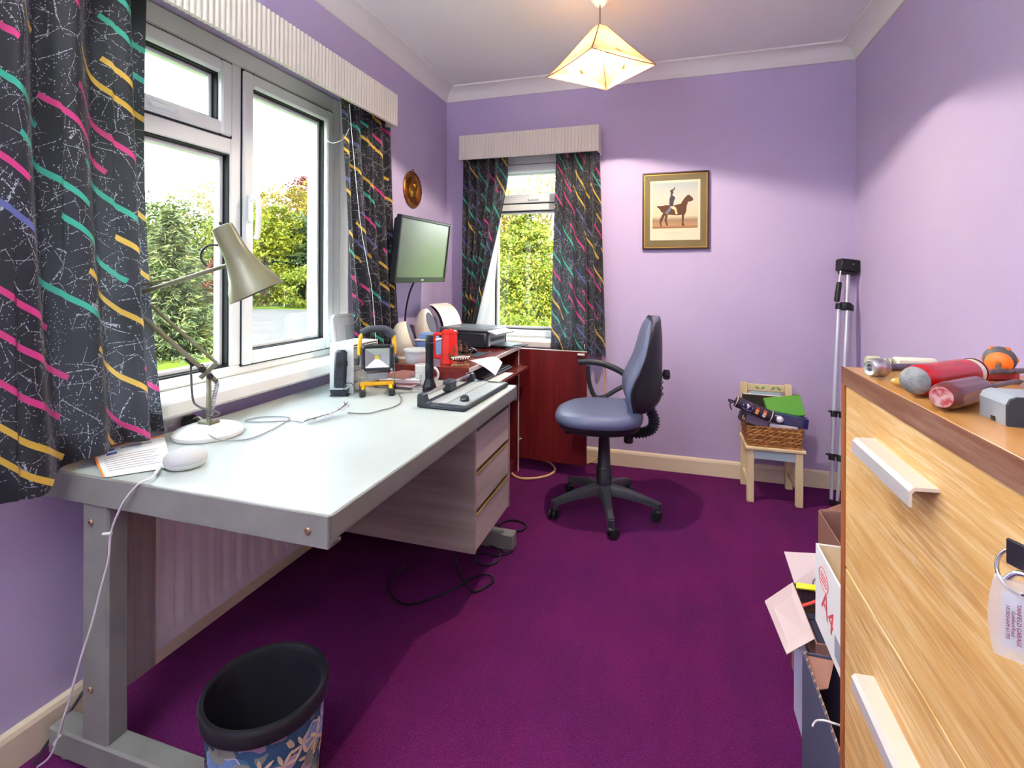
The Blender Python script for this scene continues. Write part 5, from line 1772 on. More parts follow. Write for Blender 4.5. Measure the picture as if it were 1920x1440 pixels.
# thin white cord over the right curtain
pts = [at(612, 262, x=-1.585), at(622, 268, x=-1.52), at(634, 266, x=-1.44), at(646, 258, x=-1.385), at(655, 240, x=-1.37)]
o = build('pull_string', B().tube(pts, .0013, 5, 6), WHITE_PL, None, 60, loc=tuple(pts[2])); tag(o, 'thin white string slung from the window frame to the right curtain', 'string')
pts = [at(655, 195, x=-1.352), at(664, 300, x=-1.352), at(676, 420, x=-1.35), at(690, 500, x=-1.345), at(697, 540, x=-1.345), at(702, 600, x=-1.34), at(706, 650, x=-1.33)]
o = build('pull_string', B().tube(pts, .0014, 5, 6), WHITE_PL, None, 60, loc=tuple(pts[2])); tag(o, 'thin white string hanging down in front of the right curtain of the large window', 'string')

# ================================================================== TRIPOD, WASTE BIN
tp = thing('tripod', 'folded silver camera tripod with a black pan head leaning in the right corner', 'tripod', (.86, 3.17, 0))
SILV = mat('anodised_silver_tube', (206, 208, 216), .3, metal=.55)
TB, TT = Vector((.845, 3.145, .0)), Vector((.948, 3.315, 1.285))
ax = (TT - TB).normalized()
sid = Vector((.955, .297, 0)); sid = (sid - ax * sid.dot(ax)).normalized(); bak = ax.cross(sid)
def tpp(t, s=0, k=0): return TB + ax * t + sid * s + bak * k
L = (TT - TB).length
for s, k in ((-.034, .004), (.004, -.014), (.034, .012)):
    foot_s = s * .55
    b = B()
    b.tube([tpp(.47, s * .9, k), tpp(L - .235, s, k)], .0125, 10, flat=1.2)
    b.tube([tpp(.24, s * .8, k), tpp(.50, s * .9, k)], .0105, 10)
    b.tube([tpp(.02, foot_s, k), tpp(.27, s * .8, k)], .0085, 10)
    lg = build('leg', b, SILV, tp, 60)
    b = B()
    b.tube([tpp(0, foot_s, k), tpp(.028, foot_s, k)], .011, 8)
    build('rubber_foot', b, BLACK_PL, lg)
    for hh in (.25, .48):
        b = B(); b.tube([tpp(hh - .016, s * .85, k), tpp(hh + .018, s * .85, k)], .0165, 10)
        b.tube([tpp(hh + .004, s * .85, k), tpp(hh + .012, s * .85 - .030, k)], .0055, 6)
        build('leg_lock', b, BLACK_PL, lg)
b = B()
b.lathe([(0, -.022), (.030, -.022), (.034, -.012), (.034, .014), (.024, .022), (0, .022)], 18, frame_z(tpp(L - .225), tpp(L)))
for s, k in ((-.036, .004), (.004, -.018), (.036, .012)): b.tube([tpp(L - .245, s, k), tpp(L - .212, s, k)], .016, 8)
build('collar', b, BLACK_PL, tp)
build('centre_column', B().tube([tpp(L - .24, .004), tpp(L - .035, .004)], .0125, 14), SILV, tp)
b = B()
Mh = Matrix((( sid.x, bak.x, ax.x, 0), (sid.y, bak.y, ax.y, 0), (sid.z, bak.z, ax.z, 0), (0, 0, 0, 1)))
Mh = Matrix.Translation(tpp(L)) @ Mh
b.box(-.052, .052, -.030, .030, -.028, .040, .005, 0, Mh); b.box(-.040, .046, -.026, .026, -.045, -.028, .004, 0, Mh)
hd_ = build('pan_head', b, BLACK_PL, tp, 40)
b = B().cyl(Mh @ Vector((.01, -.030, .012)), Mh @ Vector((.01, -.034, .012)), .004, n=10)
build('quick_release_pin', b, STEEL, hd_)
b = B(); b.tube([Mh @ Vector((-.045, -.012, -.03)), Mh @ Vector((-.049, -.012, -.105))], .0055, 8)
build('pan_arm', b, SILV, tp, 60)
b = B().tube([Mh @ Vector((-.049, -.012, -.095)), Mh @ Vector((-.050, -.012, -.11)), Mh @ Vector((-.057, -.012, -.195)), Mh @ Vector((-.058, -.012, -.205))], [.012, .014, .0145, .012], 10)
build('pan_handle', b, BLACK_PL, tp, 60)

# floral waste bin
bnx, bny = -.868, .938
wb_ = thing('waste_bin', 'black rimmed waste paper bin with a blue floral pattern, on the carpet in the foreground', 'bin', (bnx, bny, 0))
def floral():
    m = mat('blue_floral_fabric', (60, 100, 130), .6)
    n = N(m)
    v = n.obj()
    nv = n.new('TexNoise'); nv.inputs['Scale'].default_value = 16; nv.inputs['Detail'].default_value = 1
    n.link(v, nv.inputs['Vector'])
    off = n.new('Mix', data_type='VECTOR'); off.inputs[0].default_value = .05
    n.link(v, off.inputs[4]); n.link(nv.outputs['Color'], off.inputs[5])
    vo = n.new('TexVoronoi', feature='F1'); vo.inputs['Scale'].default_value = 22
    n.link(off.outputs[1], vo.inputs['Vector'])
    vc = n.new('SeparateColor'); n.link(vo.outputs['Color'], vc.inputs[0])
    blob = n.ramp(vc.outputs[0], [(0, lin((56, 92, 122))), (.25, lin((78, 118, 150))), (.45, lin((110, 140, 176))), (.62, lin((136, 140, 128))), (.78, lin((162, 138, 150))), (.9, lin((206, 186, 150)))], 'CONSTANT')
    ve = n.new('TexVoronoi', feature='DISTANCE_TO_EDGE'); ve.inputs['Scale'].default_value = 22
    n.link(off.outputs[1], ve.inputs['Vector'])
    e = n.math('LESS_THAN', ve.outputs['Distance'], .10)
    c = n.mix(e, blob, lin((50, 88, 118)))
    n.link(c, n.p.inputs['Base Color'])
    return m
MB_ = Matrix.Translation((bnx, bny, 0))
BR, BH = .128, .305
b = B().lathe([(0, .004), (.098, .004), (.100, 0), (.102, .006), (BR - .004, BH - .028), (BR - .008, BH - .028), (.096, .010), (0, .010)], 56, MB_)
wall_ = build('bin_wall', b, floral(), wb_, 40)
b = B().lathe([(.0975, .011), (BR - .0085, BH - .03), (BR - .010, BH - .03), (.095, .012), (0, .012)], 56, MB_)
build('liner', b, mat('black_bin_liner', (22, 20, 30), .6), wb_, 40)
b = B().lathe([(BR - .003, BH - .036), (BR + .004, BH - .034), (BR + .006, BH - .008), (BR + .002, BH), (BR - .006, BH), (BR - .009, BH - .006), (BR - .010, BH - .032), (BR - .003, BH - .036)], 56, MB_)
build('rim', b, BLACK_PL, wb_, 40)
def bwall(a, z, off=.0008):
    r = .102 + (BR - .004 - .102) * (z - .006) / (BH - .034) + off
    return Vector((bnx + r * math.cos(a), bny + r * math.sin(a), z))
PET = [mat('petal_blue', (112, 146, 186), .6), mat('petal_mauve', (186, 154, 172), .6), mat('petal_cream', (226, 206, 170), .6), mat('petal_sage', (140, 148, 128), .6), mat('petal_outline', (214, 206, 214), .6)]
def petal(b, a, z, ang, ln, wd, off=.0008):
    pts = [(0, 0), (.3, .5), (.7, .55), (1, .12), (1, -.12), (.7, -.55), (.3, -.5)]
    vv = []
    for p, q in pts:
        du, dv = p * ln * math.cos(ang) - q * wd * math.sin(ang), p * ln * math.sin(ang) + q * wd * math.cos(ang)
        vv.append(bwall(a + du / .12, z + dv, off))
    b.add(vv, [tuple(range(7))])
rb_ = random.Random(3)
fl_b = [B() for _ in range(5)]
for k in range(110):
    a = rad(-200 + 360 * ((k * .381966) % 1)); z = rb_.uniform(.03, BH - .06)
    kind = k % 4
    npet = (5, 6, 1, 3)[kind]; ln = (.026, .030, .044, .032)[kind]; wd = (.020, .007, .026, .015)[kind]
    a00 = rb_.uniform(0, 6.28)
    for q in range(npet):
        ang = a00 + 2 * math.pi * q / npet if kind < 2 else a00 + (q - 1) * .7
        if kind == 0: petal(fl_b[4], a, z, ang, ln * 1.12, wd * 1.3, .0010 + .00002 * k)
        petal(fl_b[kind if kind != 1 else 2] if kind != 2 else fl_b[1], a, z, ang, ln, wd, .0013 + .00002 * k)
for q, bq in enumerate(fl_b):
    if bq.v:
        fo = build('flower_print', bq, PET[q], wb_, 0, recalc=False); fo['kind'] = 'stuff'

# ================================================================== BASKET AND WHAT IS IN IT
WICK = mat('seagrass_weave', (170, 112, 56), .8, var=(106, 60, 28), vscale=45, bump=.4, bscale=200)
WICK2 = mat('seagrass_weave_pale', (196, 140, 76), .8, var=(140, 88, 44), vscale=45)
bk = thing('wicker_basket', 'brown woven seagrass basket on the seat of the small pale chair', 'basket', (.53, 3.155, .307))
bx0, bx1, by0, by1, bz0, bz1 = .404, .660, 3.048, 3.285, .307, .418
for k in range(8):
    z = bz0 + .007 + .0138 * k
    b = B()
    per = []
    f = .004 * (k / 8)
    X0, X1, Y0, Y1 = bx0 - f, bx1 + f, by0 - f, by1 + f
    edge_pts = []
    for (xa, ya), (xb, yb) in (((X0, Y0), (X1, Y0)), ((X1, Y0), (X1, Y1)), ((X1, Y1), (X0, Y1)), ((X0, Y1), (X0, Y0))):
        n_ = 24
        for q in range(n_):
            t = q / n_
            edge_pts.append(Vector((xa + (xb - xa) * t, ya + (yb - ya) * t, z)))
    m_ = len(edge_pts)
    for strand in (0, 1):
        pts = []
        for i, p in enumerate(edge_pts):
            c = Vector(((bx0 + bx1) / 2, (by0 + by1) / 2, z))
            o_ = (p - c); o_.z = 0; o_.normalize()
            pha = i * 1.15 + strand * math.pi + k
            pts.append(p + o_ * .0035 * math.cos(pha) + Vector((0, 0, .0042 * math.sin(pha))))
        b.tube(pts, .0050, 5, closed=True)
    build('woven_strand', b, WICK if k % 2 else WICK2, bk, 60)
build('basket_bottom', B().box(bx0, bx1, by0, by1, bz0, bz0 + .006), WICK, bk)
b = B()
for k in range(12):
    x = bx0 + .010 + (bx1 - bx0 - .02) * k / 11
    b.cyl((x, by0 + .001, bz0), (x, by0 - .003, bz1 - .004), .003, n=6)
    b.cyl((x, by1 - .001, bz0), (x, by1 + .003, bz1 - .004), .003, n=6)
build('stake', b, WICK, bk)
# contents
gp = 'things heaped in the basket'
def bag(p0, p1, r):
    t = thing('tube_bag', 'dark purple drawstring tube bag with a crest badge lying across the basket', 'bag', tuple(p0), group=None)
    PUR = mat('aubergine_cloth', (54, 42, 62), .75, bump=.1, bscale=300)
    M = frame_z(p0, p1); Lb = (p1 - p0).length
    build('body', B().lathe([(0, .002), (r * .9, 0), (r, .004), (r, Lb - .004), (r * .96, Lb), (r * .9, Lb - .004), (0, Lb - .008)], 28, M), PUR, t, 40)
    W_ = mat('cream_piping', (226, 208, 190), .6)
    b = B()
    for z in (.003, Lb - .003): b.tube([M @ Vector((r * math.cos(q / 28 * 6.2832), r * math.sin(q / 28 * 6.2832), z)) for q in range(28)], .0026, 6, closed=True)
    build('piping', b, W_, t, 60)
    b = B(); b.tube([p0 + Vector((-.004, -.01, .0)), p0 + Vector((-.03, -.02, -.012)), p0 + Vector((-.022, -.022, -.045))], .0035, 6, 5)
    b.tube([p0 + Vector((-.004, -.01, .0)), p0 + Vector((-.036, -.02, .010)), p0 + Vector((-.028, -.02, -.004))], .0045, 6, 5)
    build('drawstring', b, PUR, t, 60)
    # badge faces the room: wrap patches on the tube
    zax = (p1 - p0).normalized(); vw = (Vector((0, 0, 1.25)) - (p0 + p1) / 2); vw = (vw - zax * vw.dot(zax)).normalized(); ex = zax.cross(vw)
    def patch(poly, off, m, nm):
        vv = []
        for s_, q in poly:
            a = q / r
            vv.append(p0 + zax * s_ + (vw * math.cos(a) + ex * math.sin(a)) * (r + off))
        b = B(); b.add(vv, [tuple(range(len(vv)))]); build(nm, b, m, t, 0)
    sh = lambda c, k: [(c + .000 + k * x, k * y) for x, y in ((-.020, .018), (0, .023), (.021, .018), (.024, 0), (.015, -.018), (0, -.028), (-.017, -.016), (-.024, 0))]
    patch(sh(.062, 1.1), .0012, mat('badge_edge', (206, 196, 214), .6), 'badge_border')
    patch(sh(.062, .95), .0020, mat('badge_navy', (36, 38, 92), .6), 'badge_field')
    patch([(.052, -.012), (.060, .004), (.062, .016), (.067, .006), (.074, -.010), (.066, -.006), (.060, -.014)], .0028, mat('badge_cream', (232, 222, 220), .6), 'badge_figure')
    for k, (cc, cs) in enumerate((((238, 196, 120), .112), ((236, 160, 60), .112), ((180, 50, 50), .112), ((236, 220, 206), .150), ((226, 160, 110), .150), ((190, 90, 90), .150))):
        q0 = .018 - .013 * (k % 3)
        patch([(cs - .008, q0), (cs + .008, q0 + .004), (cs + .010, q0 - .008), (cs - .006, q0 - .011)], .002, mat('badge_tab_%s' % 'abcdef'[k], cc, .6), 'embroidered_tab')
bag(at(1379, 752, y=3.06), at(1446, 781, y=3.06), .030)
def slabbox(nm, label, cat, c, size, M3, m):
    t = thing(nm, label, cat, M=Matrix.Translation(Vector(c)) @ M3.to_4x4())
    return t
def rotm(rx=0, ry=0, rz=0): return (Matrix.Rotation(rad(rz), 3, 'Z') @ Matrix.Rotation(rad(ry), 3, 'Y') @ Matrix.Rotation(rad(rx), 3, 'X'))
GREEN = mat('bright_green_card', (84, 156, 40), .4); LIME = mat('lime_card', (196, 224, 70), .45)
t = slabbox('green_box', 'bright green flat box slanting out of the basket', 'box', (.598, 3.155, .505), None, rotm(64, -10, 0), None)
build('carton', B().box(-.092, .092, -.055, .055, -.018, .018, .002), GREEN, t, local=True)
build('lime_edge', B().box(-.092, .092, .0552, .0562, -.018, .018), LIME, t, local=True)
build('pale_label', B().box(.040, .074, -.045, .020, -.0190, -.0181), mat('pale_print', (186, 196, 190), .6), t, local=True)
t = slabbox('blue_box', 'navy blue clear fronted box with a white ball, at the right of the basket', 'box', (.615, 3.095, .452), None, rotm(0, 7, -3), None)
build('carton', B().box(-.085, .085, -.030, .030, -.026, .026, .002), mat('navy_card', (38, 34, 92), .3), t, local=True)
build('clear_window', B().box(-.080, .060, -.0312, -.0302, -.022, .022), mat('clear_window_film', (120, 120, 150), .1, alpha=.25), t, local=True)
build('white_ball', B().ball((-.052, -.024, -.002), .020, 16), mat('white_ball', (226, 228, 236), .35), t, local=True)
build('pale_lettering', B().box(-.078, -.048, -.032, -.0312, .012, .020), mat('pale_ink', (200, 190, 170), .6), t, local=True)
t = slabbox('dark_book', 'dark olive book standing at the back of the basket', 'book', (.530, 3.262, .490), None, rotm(8, 1, 0), None)
build('cover', B().box(-.132, .132, -.010, .010, -.14, .055, .002), mat('dark_olive_cover', (62, 58, 52), .5), t, local=True)
build('page_edge', B().box(-.128, .128, -.007, .007, .0552, .0558), PG, t, local=True)
t = slabbox('pale_booklet', 'pale blue and white booklet behind the dark book in the basket', 'booklet', (.525, 3.288, .480), None, rotm(4, 0, 0), None)
build('cover', B().box(-.075, .080, -.003, .003, -.12, .076), mat('pale_blue_cover', (176, 208, 224), .6), t, local=True)
build('white_sheet', B().box(-.090, .02, .003, .005, -.12, .073), PAPER, t, local=True)
t = slabbox('slate_box', 'slate purple slim box tilted under the tube bag in the basket', 'box', (.425, 3.085, .445), None, rotm(0, 16, 4), None)
build('carton', B().box(-.062, .080, -.030, .030, -.022, .022, .002), mat('slate_card', (104, 90, 110), .5), t, local=True)
build('dark_end', B().box(-.0625, -.035, -.0305, .0305, -.0222, .0222), mat('dark_end_card', (48, 36, 62), .5), t, local=True)
b = B(); b.box(-.055, -.050, -.0315, -.0305, -.01, .012); b.box(-.046, -.041, -.0315, -.0305, -.014, .0)
build('gold_lettering', b, mat('gold_ink', (222, 186, 96), .5), t, local=True)
t = slabbox('white_box', 'plain off white box in the front of the basket', 'box', (.580, 3.088, .388), None, rotm(0, 2, 0), None)
build('carton', B().box(-.070, .070, -.025, .025, -.07, .040, .004), mat('off_white_card', (206, 198, 208), .5), t, local=True)

# ================================================================== TOOLS ON THE CHEST
def along(p, q): return frame_z(p, q)
def screwdriver(label, P, Q, tip, r, hm, prof, sr, flutes, name='screwdriver', extra=None):
    t = thing(name, label, 'screwdriver', tuple(P), group=None)
    M = along(P, Q); Lh = (Q - P).length
    b = B()
    N_ = 36
    rows = []
    for f, k, fl_ in prof:
        row = []
        for i in range(N_):
            a = 2 * math.pi * i / N_
            rr_ = r * k * (1 - fl_ * max(0, math.cos(flutes * a)) ** 3)
            b.v.append(Vector((rr_ * math.cos(a), rr_ * math.sin(a), f * Lh))); row.append(len(b.v) - 1)
        rows.append(row)
    for A_, C_ in zip(rows, rows[1:]):
        for i in range(N_): b.f.append((A_[i], A_[(i + 1) % N_], C_[(i + 1) % N_], C_[i])); b.mi.append(0)
    b.f.append(tuple(rows[0][::-1])); b.f.append(tuple(rows[-1])); b.mi += [0, 0]
    b.xf(M)
    build('handle', b, hm, t, 50)
    d = (Q - P).normalized()
    sh_ = B().cyl(Q - d * .005, tip - d * .012, sr, n=14)
    e = frame_z(tip - d * .012, tip)
    o_ = sh_.mark(); sh_.add([(sr, sr, 0), (-sr, sr, 0), (-sr, -sr, 0), (sr, -sr, 0), (sr * 1.2, sr * .25, .012), (-sr * 1.2, sr * .25, .012), (-sr * 1.2, -sr * .25, .012), (sr * 1.2, -sr * .25, .012)], [(0, 3, 2, 1), (4, 5, 6, 7), (0, 1, 5, 4), (1, 2, 6, 5), (2, 3, 7, 6), (3, 0, 4, 7)]); sh_.xf(e, o_)
    build('shaft', sh_, DULL_STEEL, t, 40)
    if extra: extra(t, M, Lh)
    return t
TZ = HZ
REDH = mat('glossy_red_handle', (180, 8, 8), .25, coat=.2)
AMB = mat('clear_red_acetate', (104, 16, 22), .22, trans=.1, coat=.25, var=(92, 50, 36), vscale=30)
BUTT = mat('worn_grey_butt', (150, 150, 148), .6, var=(110, 110, 110), vscale=60, bump=.3, bscale=200)
rR = .0205
P1, Q1 = Vector((.303, .795, TZ + rR + .001)), Vector((.400, .882, TZ + rR + .002))
T1 = P1 + (Q1 - P1).normalized() * .33; T1.z = TZ + .012
def ex1(t, M, Lh):
    build('butt', B().lathe([(0, -.010), (.011, -.008), (.017, -.001), (.018, .004), (0, .004)], 28, M), BUTT, t, 50)
    build('ivory_collar', B().lathe([(rR * .92, Lh * .985), (rR * .93, Lh * .99), (rR * .90, Lh + .010), (0, Lh + .010)], 28, M), mat('ivory_plastic', (222, 212, 184), .4), t, 40)
    build('red_ferrule', B().lathe([(rR * .96, Lh + .010), (rR * .97, Lh + .012), (rR * .80, Lh + .022), (.006, Lh + .026), (0, Lh + .026)], 28, M), REDH, t, 40)
screwdriver('fat glossy red screwdriver with a grey butt on the chest', P1, Q1, T1, rR, REDH, [(0, .80, 0), (.06, .95, 0), (.14, 1, 0), (.24, 1, .05), (.34, .98, .10), (.86, .98, .10), (.95, .97, .03), (1, .9, 0)], .0042, 6, extra=ex1)
rA = .0165
P2, Q2 = Vector((.300, .716, TZ + rA + .001)), Vector((.372, .792, TZ + rA + .001))
T2 = P2 + (Q2 - P2).normalized() * .235; T2.z = TZ + .014
def ex2(t, M, Lh):
    build('ferrule', B().lathe([(rA * .62, Lh), (rA * .62, Lh + .006), (.006, Lh + .012), (0, Lh + .012)], 20, M), DULL_STEEL, t, 40)
    build('butt', B().lathe([(0, -.0012), (rA * .70, -.001), (rA * .74, .001), (0, .001)], 28, M), mat('chipped_red_butt', (150, 34, 42), .6, var=(186, 150, 146), vscale=160), t, 40)
screwdriver('translucent dark red fluted screwdriver nearest the chest edge', P2, Q2, T2, rA, AMB, [(0, .72, 0), (.05, .90, .02), (.14, 1, .06), (.22, 1, .14), (.88, .97, .14), (.95, .90, .05), (1, .66, 0)], .0034, 6, extra=ex2)
# ratchet / socket handle
rt = thing('ratchet_wrench', 'steel wrench with a round socket end behind the red screwdriver', 'wrench', (.296, .926, TZ))
PR, QR = Vector((.294, .922, TZ + .0165)), Vector((.400, .975, TZ + .015))
M = along(PR, QR)
b = B().lathe([(0, .008), (.005, .008), (.0055, 0), (.011, -.001), (.0135, .002), (.0145, .008), (.0145, .022), (.012, .027), (0, .027)], 26, M)
build('socket', b, mat('worn_chrome', (206, 204, 202), .3, metal=.8, var=(150, 146, 146), vscale=80), rt, 40)
b = B(); b.tube([PR + (QR - PR) * .20, PR + (QR - PR) * .42, PR + (QR - PR) * .7, QR, QR + (QR - PR) * .5], .0085, 10, 4, flat=.7)
build('handle', b, DULL_STEEL, rt, 50)
# cream tool
ct = thing('tyre_gauge', 'cream plastic tool with a ribbed green grey end at the back edge of the chest', 'tool', (.34, 1.0, TZ))
PC, QC = Vector((.318, 1.012, TZ + .012)), Vector((.420, 1.018, TZ + .012))
M = along(PC, QC); LC = (QC - PC).length
OLV = mat('grey_olive_plastic', (170, 168, 140), .5); CRM = mat('cream_tool_plastic', (228, 224, 196), .4)
build('end_cap', B().lathe([(0, 0), (.010, 0), (.0115, .002), (.0115, .018), (0, .018)], 20, M), OLV, ct, 40)
b = B()
for k in range(4): b.lathe([(0, .018 + .006 * k), (.0085, .019 + .006 * k), (.0085, .022 + .006 * k), (.0065, .0235 + .006 * k), (0, .024 + .006 * k)], 18, M)
build('ribbed_neck', b, OLV, ct, 40)
build('body', B().box(-.0105, .0105, -.0105, .0105, .040, LC, .004, 0, M), CRM, ct, 40)
b = B().tube([QC, QC + Vector((.05, .004, 0)), QC + Vector((.10, .002, -.004))], [.006, .005, .004], 8)
build('steel_stem', b, STEEL, ct, 50)
# orange screwdriver standing proud behind
os_ = thing('stubby_screwdriver', 'charcoal and orange ball handled screwdriver at the right of the chest', 'screwdriver', (.47, .93, TZ))
PO, QO = at(1874, 674, z=TZ + .030), at(1870, 697, z=TZ + .020)
M = along(PO, QO)
CHA = mat('charcoal_rubber_grip', (84, 80, 80), .6); ORA = mat('orange_plastic_grip', (240, 116, 30), .4)
build('grip', B().lathe([(0, -.021), (.011, -.0195), (.018, -.012), (.0203, 0), (.019, .0105), (.0145, .018), (0, .0195)], 28, M), CHA, os_, 50)
b = B()
for k in range(6):
    a = 2 * math.pi * k / 6
    b.ball(M @ Vector((.0176 * math.cos(a), .0176 * math.sin(a), -.003)), (.0045, .0045, .009), 10, 0, M.to_3x3().to_4x4())
build('orange_inlay', b, ORA, os_, 60)
build('collar', B().lathe([(.009, .0165), (.016, .018), (.0165, .0225), (.012, .027), (.006, .030), (0, .030)], 24, M), ORA, os_, 40)
build('shaft', B().cyl(M @ Vector((0, 0, .028)), M @ Vector((0, 0, .050)), .0035, n=10), DULL_STEEL, os_)
# dark red plier handles at the far right
pn_ = thing('pliers', 'dark red handled pliers at the far right of the chest', 'pliers', (.58, .95, TZ))
DRED = mat('dark_red_grip', (96, 22, 30), .3)
for q in (0, .018):
    b = B().tube([Vector((.555 + q * .3, .935 - q, TZ + .040)), Vector((.60, .95 - q, TZ + .034)), Vector((.65, .975 - q * .6, TZ + .022)), Vector((.70, 1.0, TZ + .012))], [.0085, .009, .008, .007], 10, 4)
    build('grip', b, DRED, pn_, 60)
b = B().tube([Vector((.69, .992, TZ + .013)), Vector((.75, 1.0, TZ + .010))], .009, 8)
build('jaw', b, DULL_STEEL, pn_, 60)
# second red handle and bits behind
rd = thing('allen_key_set', 'small steel and red folding tool behind the fat red screwdriver', 'tool', (.42, .95, TZ))
b = B().box(-.05, .05, -.007, .007, 0, .014, .003, 0, Matrix.Translation((.455, .965, TZ)) @ Matrix.Rotation(rad(10), 4, 'Z'))
build('body', b, mat('dull_red_enamel', (150, 40, 36), .4), rd)
b = B()
for k in range(3): b.cyl((.405 - .01 * k, .955 + .006 * k, TZ + .006 + .004 * k), (.50, .968 + .004 * k, TZ + .016), .003, n=8)
build('steel_bits', b, STEEL, rd)
# yellow plastic handle under the wrench
yt = build('yellow_handle', B().ball((.322, .862, TZ + .0075), (.022, .014, .0075), 16), mat('amber_plastic', (196, 156, 70), .25, trans=.2), None, 60, loc=(.322, .862, TZ)); tag(yt, 'small amber plastic handle lying between the wrench and the red screwdriver', 'handle')
# camera battery charger
bc = thing('camera_battery', 'grey camera battery with a dark end face on the front corner of the chest', 'battery', (.375, .69, TZ))
pts = [(.338, 0), (.338, .022), (.341, .028), (.347, .031), (.42, .031), (.42, 0)]
Mb = Matrix(((1, 0, 0, 0), (0, 0, 1, .668), (0, 1, 0, TZ), (0, 0, 0, 1)))
build('shell', B().prism(pts, .004, .052, Mb), mat('battery_grey', (160, 168, 174), .4, metal=.2), bc, 20)
build('end_face', B().prism(pts, .0, .004, Mb), DARK_PL, bc, 20)
b = B(); b.box(.3372, .3385, .690, .697, TZ, TZ + .005)
build('contact', b, BLACK_PL, bc)

# ------------------------------------------------------------------ key and fob in the drawer lock
KP = at(1928, 1051, x=.258)
KY, KZ = KP.y, KP.z
ky = thing('key_and_fob', 'black headed key in the top drawer lock with a clear plastic garage fob', 'key', (.286, KY, KZ))
build('lock_barrel', B().cyl((.288, KY, KZ), (.276, KY, KZ), .010, n=20), STEEL, ky)
b = B(); Mk = Matrix.Translation((.258, KY, KZ)) @ Matrix.Rotation(rad(24), 4, 'Z')
b.box(-.0016, .0016, -.015, .015, -.010, .010, .001, 0, Mk); 
build('key_head', b, mat('black_key_head', (34, 28, 36), .35), ky)
build('key_shank', B().cyl((.262, KY, KZ), (.280, KY, KZ), .003, n=8), STEEL, ky)
b = B().tube([Mk @ Vector((.001 + .004 * math.sin(q / 24 * 6.283), .008 + .015 * math.cos(q / 24 * 6.283), -.013 + .015 * math.sin(q / 24 * 6.283))) for q in range(24)], .0015, 8, closed=True)
build('split_ring', b, STEEL, ky, 60)
FP = at(1918, 1168, x=.256)
Fm = Matrix.Translation(FP) @ Matrix.Rotation(rad(-30), 4, 'Z') @ Matrix.Rotation(rad(90), 4, 'X')
# local: x right, y up, z towards the room
def out(hw, hh):
    pts = []
    for k in range(9): t = -1 + 2 * k / 8; pts.append((hw * (1 - .18 * t * t), hh * t))
    for k in range(9): t = 1 - 2 * k / 8; pts.append((-hw * (1 - .18 * t * t), hh * t))
    return pts
ACR = mat('clear_acrylic', (236, 240, 244), .08, alpha=.30, spec=.6)
build('fob_case', B().prism(out(.0195, .030), -.0030, .0030, Fm), ACR, ky, 20)
build('fob_insert', B().box(-.0118, .0128, -.023, .019, -.0014, .0010, 0, 0, Fm), mat('pale_insert_paper', (216, 218, 226), .6), ky)
b = B().tube([Fm @ Vector((-.010, .028, 0)), Fm @ Vector((-.004, .036, 0)), Fm @ Vector((.004, .036, 0)), Fm @ Vector((.010, .028, 0))], .0022, 8, 4)
b.tube([Fm @ Vector((.0, .036, 0)), Fm @ Vector((.002, .046, .001)), Fm @ Vector((.004, .055, .002))], .0013, 6, 3)
build('fob_link', b, STEEL, ky, 60)
RINK = mat('dark_red_ink', (112, 12, 44), .6)
for txt, x, sz in (('TANFIELD GARAGE', -.0020, .0037), ('Guildford Road', -.0051, .0031), ('HORSHAM 61393', -.0082, .0034)):
    text_part('fob_lettering', txt, sz, Fm @ Matrix.Translation((x, -.002, .0031)) @ Matrix.Rotation(rad(-90), 4, 'Z'), RINK, ky, .0001)

# ================================================================== BOXES BESIDE THE CHEST
CARD = mat('brown_cardboard', (150, 106, 92), .85); CARDP = mat('pale_cardboard_inside', (216, 196, 196), .85); GREYC_ = mat('slate_printed_card', (72, 72, 96), .8)
def carton(name, label, x0, x1, y0, y1, h, om, im_, z0=0, th=.004):
    t = thing(name, label, 'box', ((x0 + x1) / 2, (y0 + y1) / 2, z0))
    for nm, q in (('side', (x0, x0 + th, y0, y1)), ('side', (x1 - th, x1, y0, y1)), ('side', (x0 + th, x1 - th, y0, y0 + th)), ('side', (x0 + th, x1 - th, y1 - th, y1))):
        build(nm, B().box(*q, z0, z0 + h), om, t)
    build('bottom', B().box(x0 + th, x1 - th, y0 + th, y1 - th, z0, z0 + th), om, t)
    return t
fb = carton('flapped_box', 'open cardboard box with pale flaps folded out, beside the chest', .366, .66, 1.52, 1.80, .262, CARD, CARDP)
q = [(.366, 1.800, .262), (.545, 1.800, .262), (.530, 1.90, .335), (.372, 1.92, .335)]
q = [Vector((.372, 1.800, .262)), Vector((.56, 1.800, .262)), at(1560, 1040, z=.335), at(1470, 1035, z=.318)]
build('flap', B().quadslab(q, .003), CARDP, fb, 0)
q = [Vector((.366, 1.795, .264)), at(1434, 1128, z=.285), at(1475, 1228, z=.265), Vector((.366, 1.535, .262))]
build('flap', B().quadslab(q, .003), CARDP, fb, 0)
rbx = Vector((.40, 1.70, .275))
br = thing('dustpan_brush', 'yellow handled brush with dark bristles in the flapped box', 'brush', (.44, 1.74, .24))
build('handle', B().tube([at(1494, 1098, z=.275), at(1515, 1101, z=.280), at(1540, 1104, z=.280), at(1580, 1106, z=.270)], .012, 8, 4, flat=.7), mat('fluorescent_yellow', (226, 226, 40), .4), br, 60)
b = B()
A_, C_ = at(1496, 1104, z=.265), at(1545, 1110, z=.265)
for k in range(26):
    p = A_.lerp(C_, k / 25)
    b.tube([p, p + Vector((.002 * (k % 3 - 1), -.012, -.030))], .0028, 4)
build('bristles', b, mat('dark_bristle', (52, 26, 40), .8), br, 0)
pen = thing('red_pen', 'red barrelled pen sticking out of the flapped box', 'pen', tuple(at(1503, 1137, z=.255)))
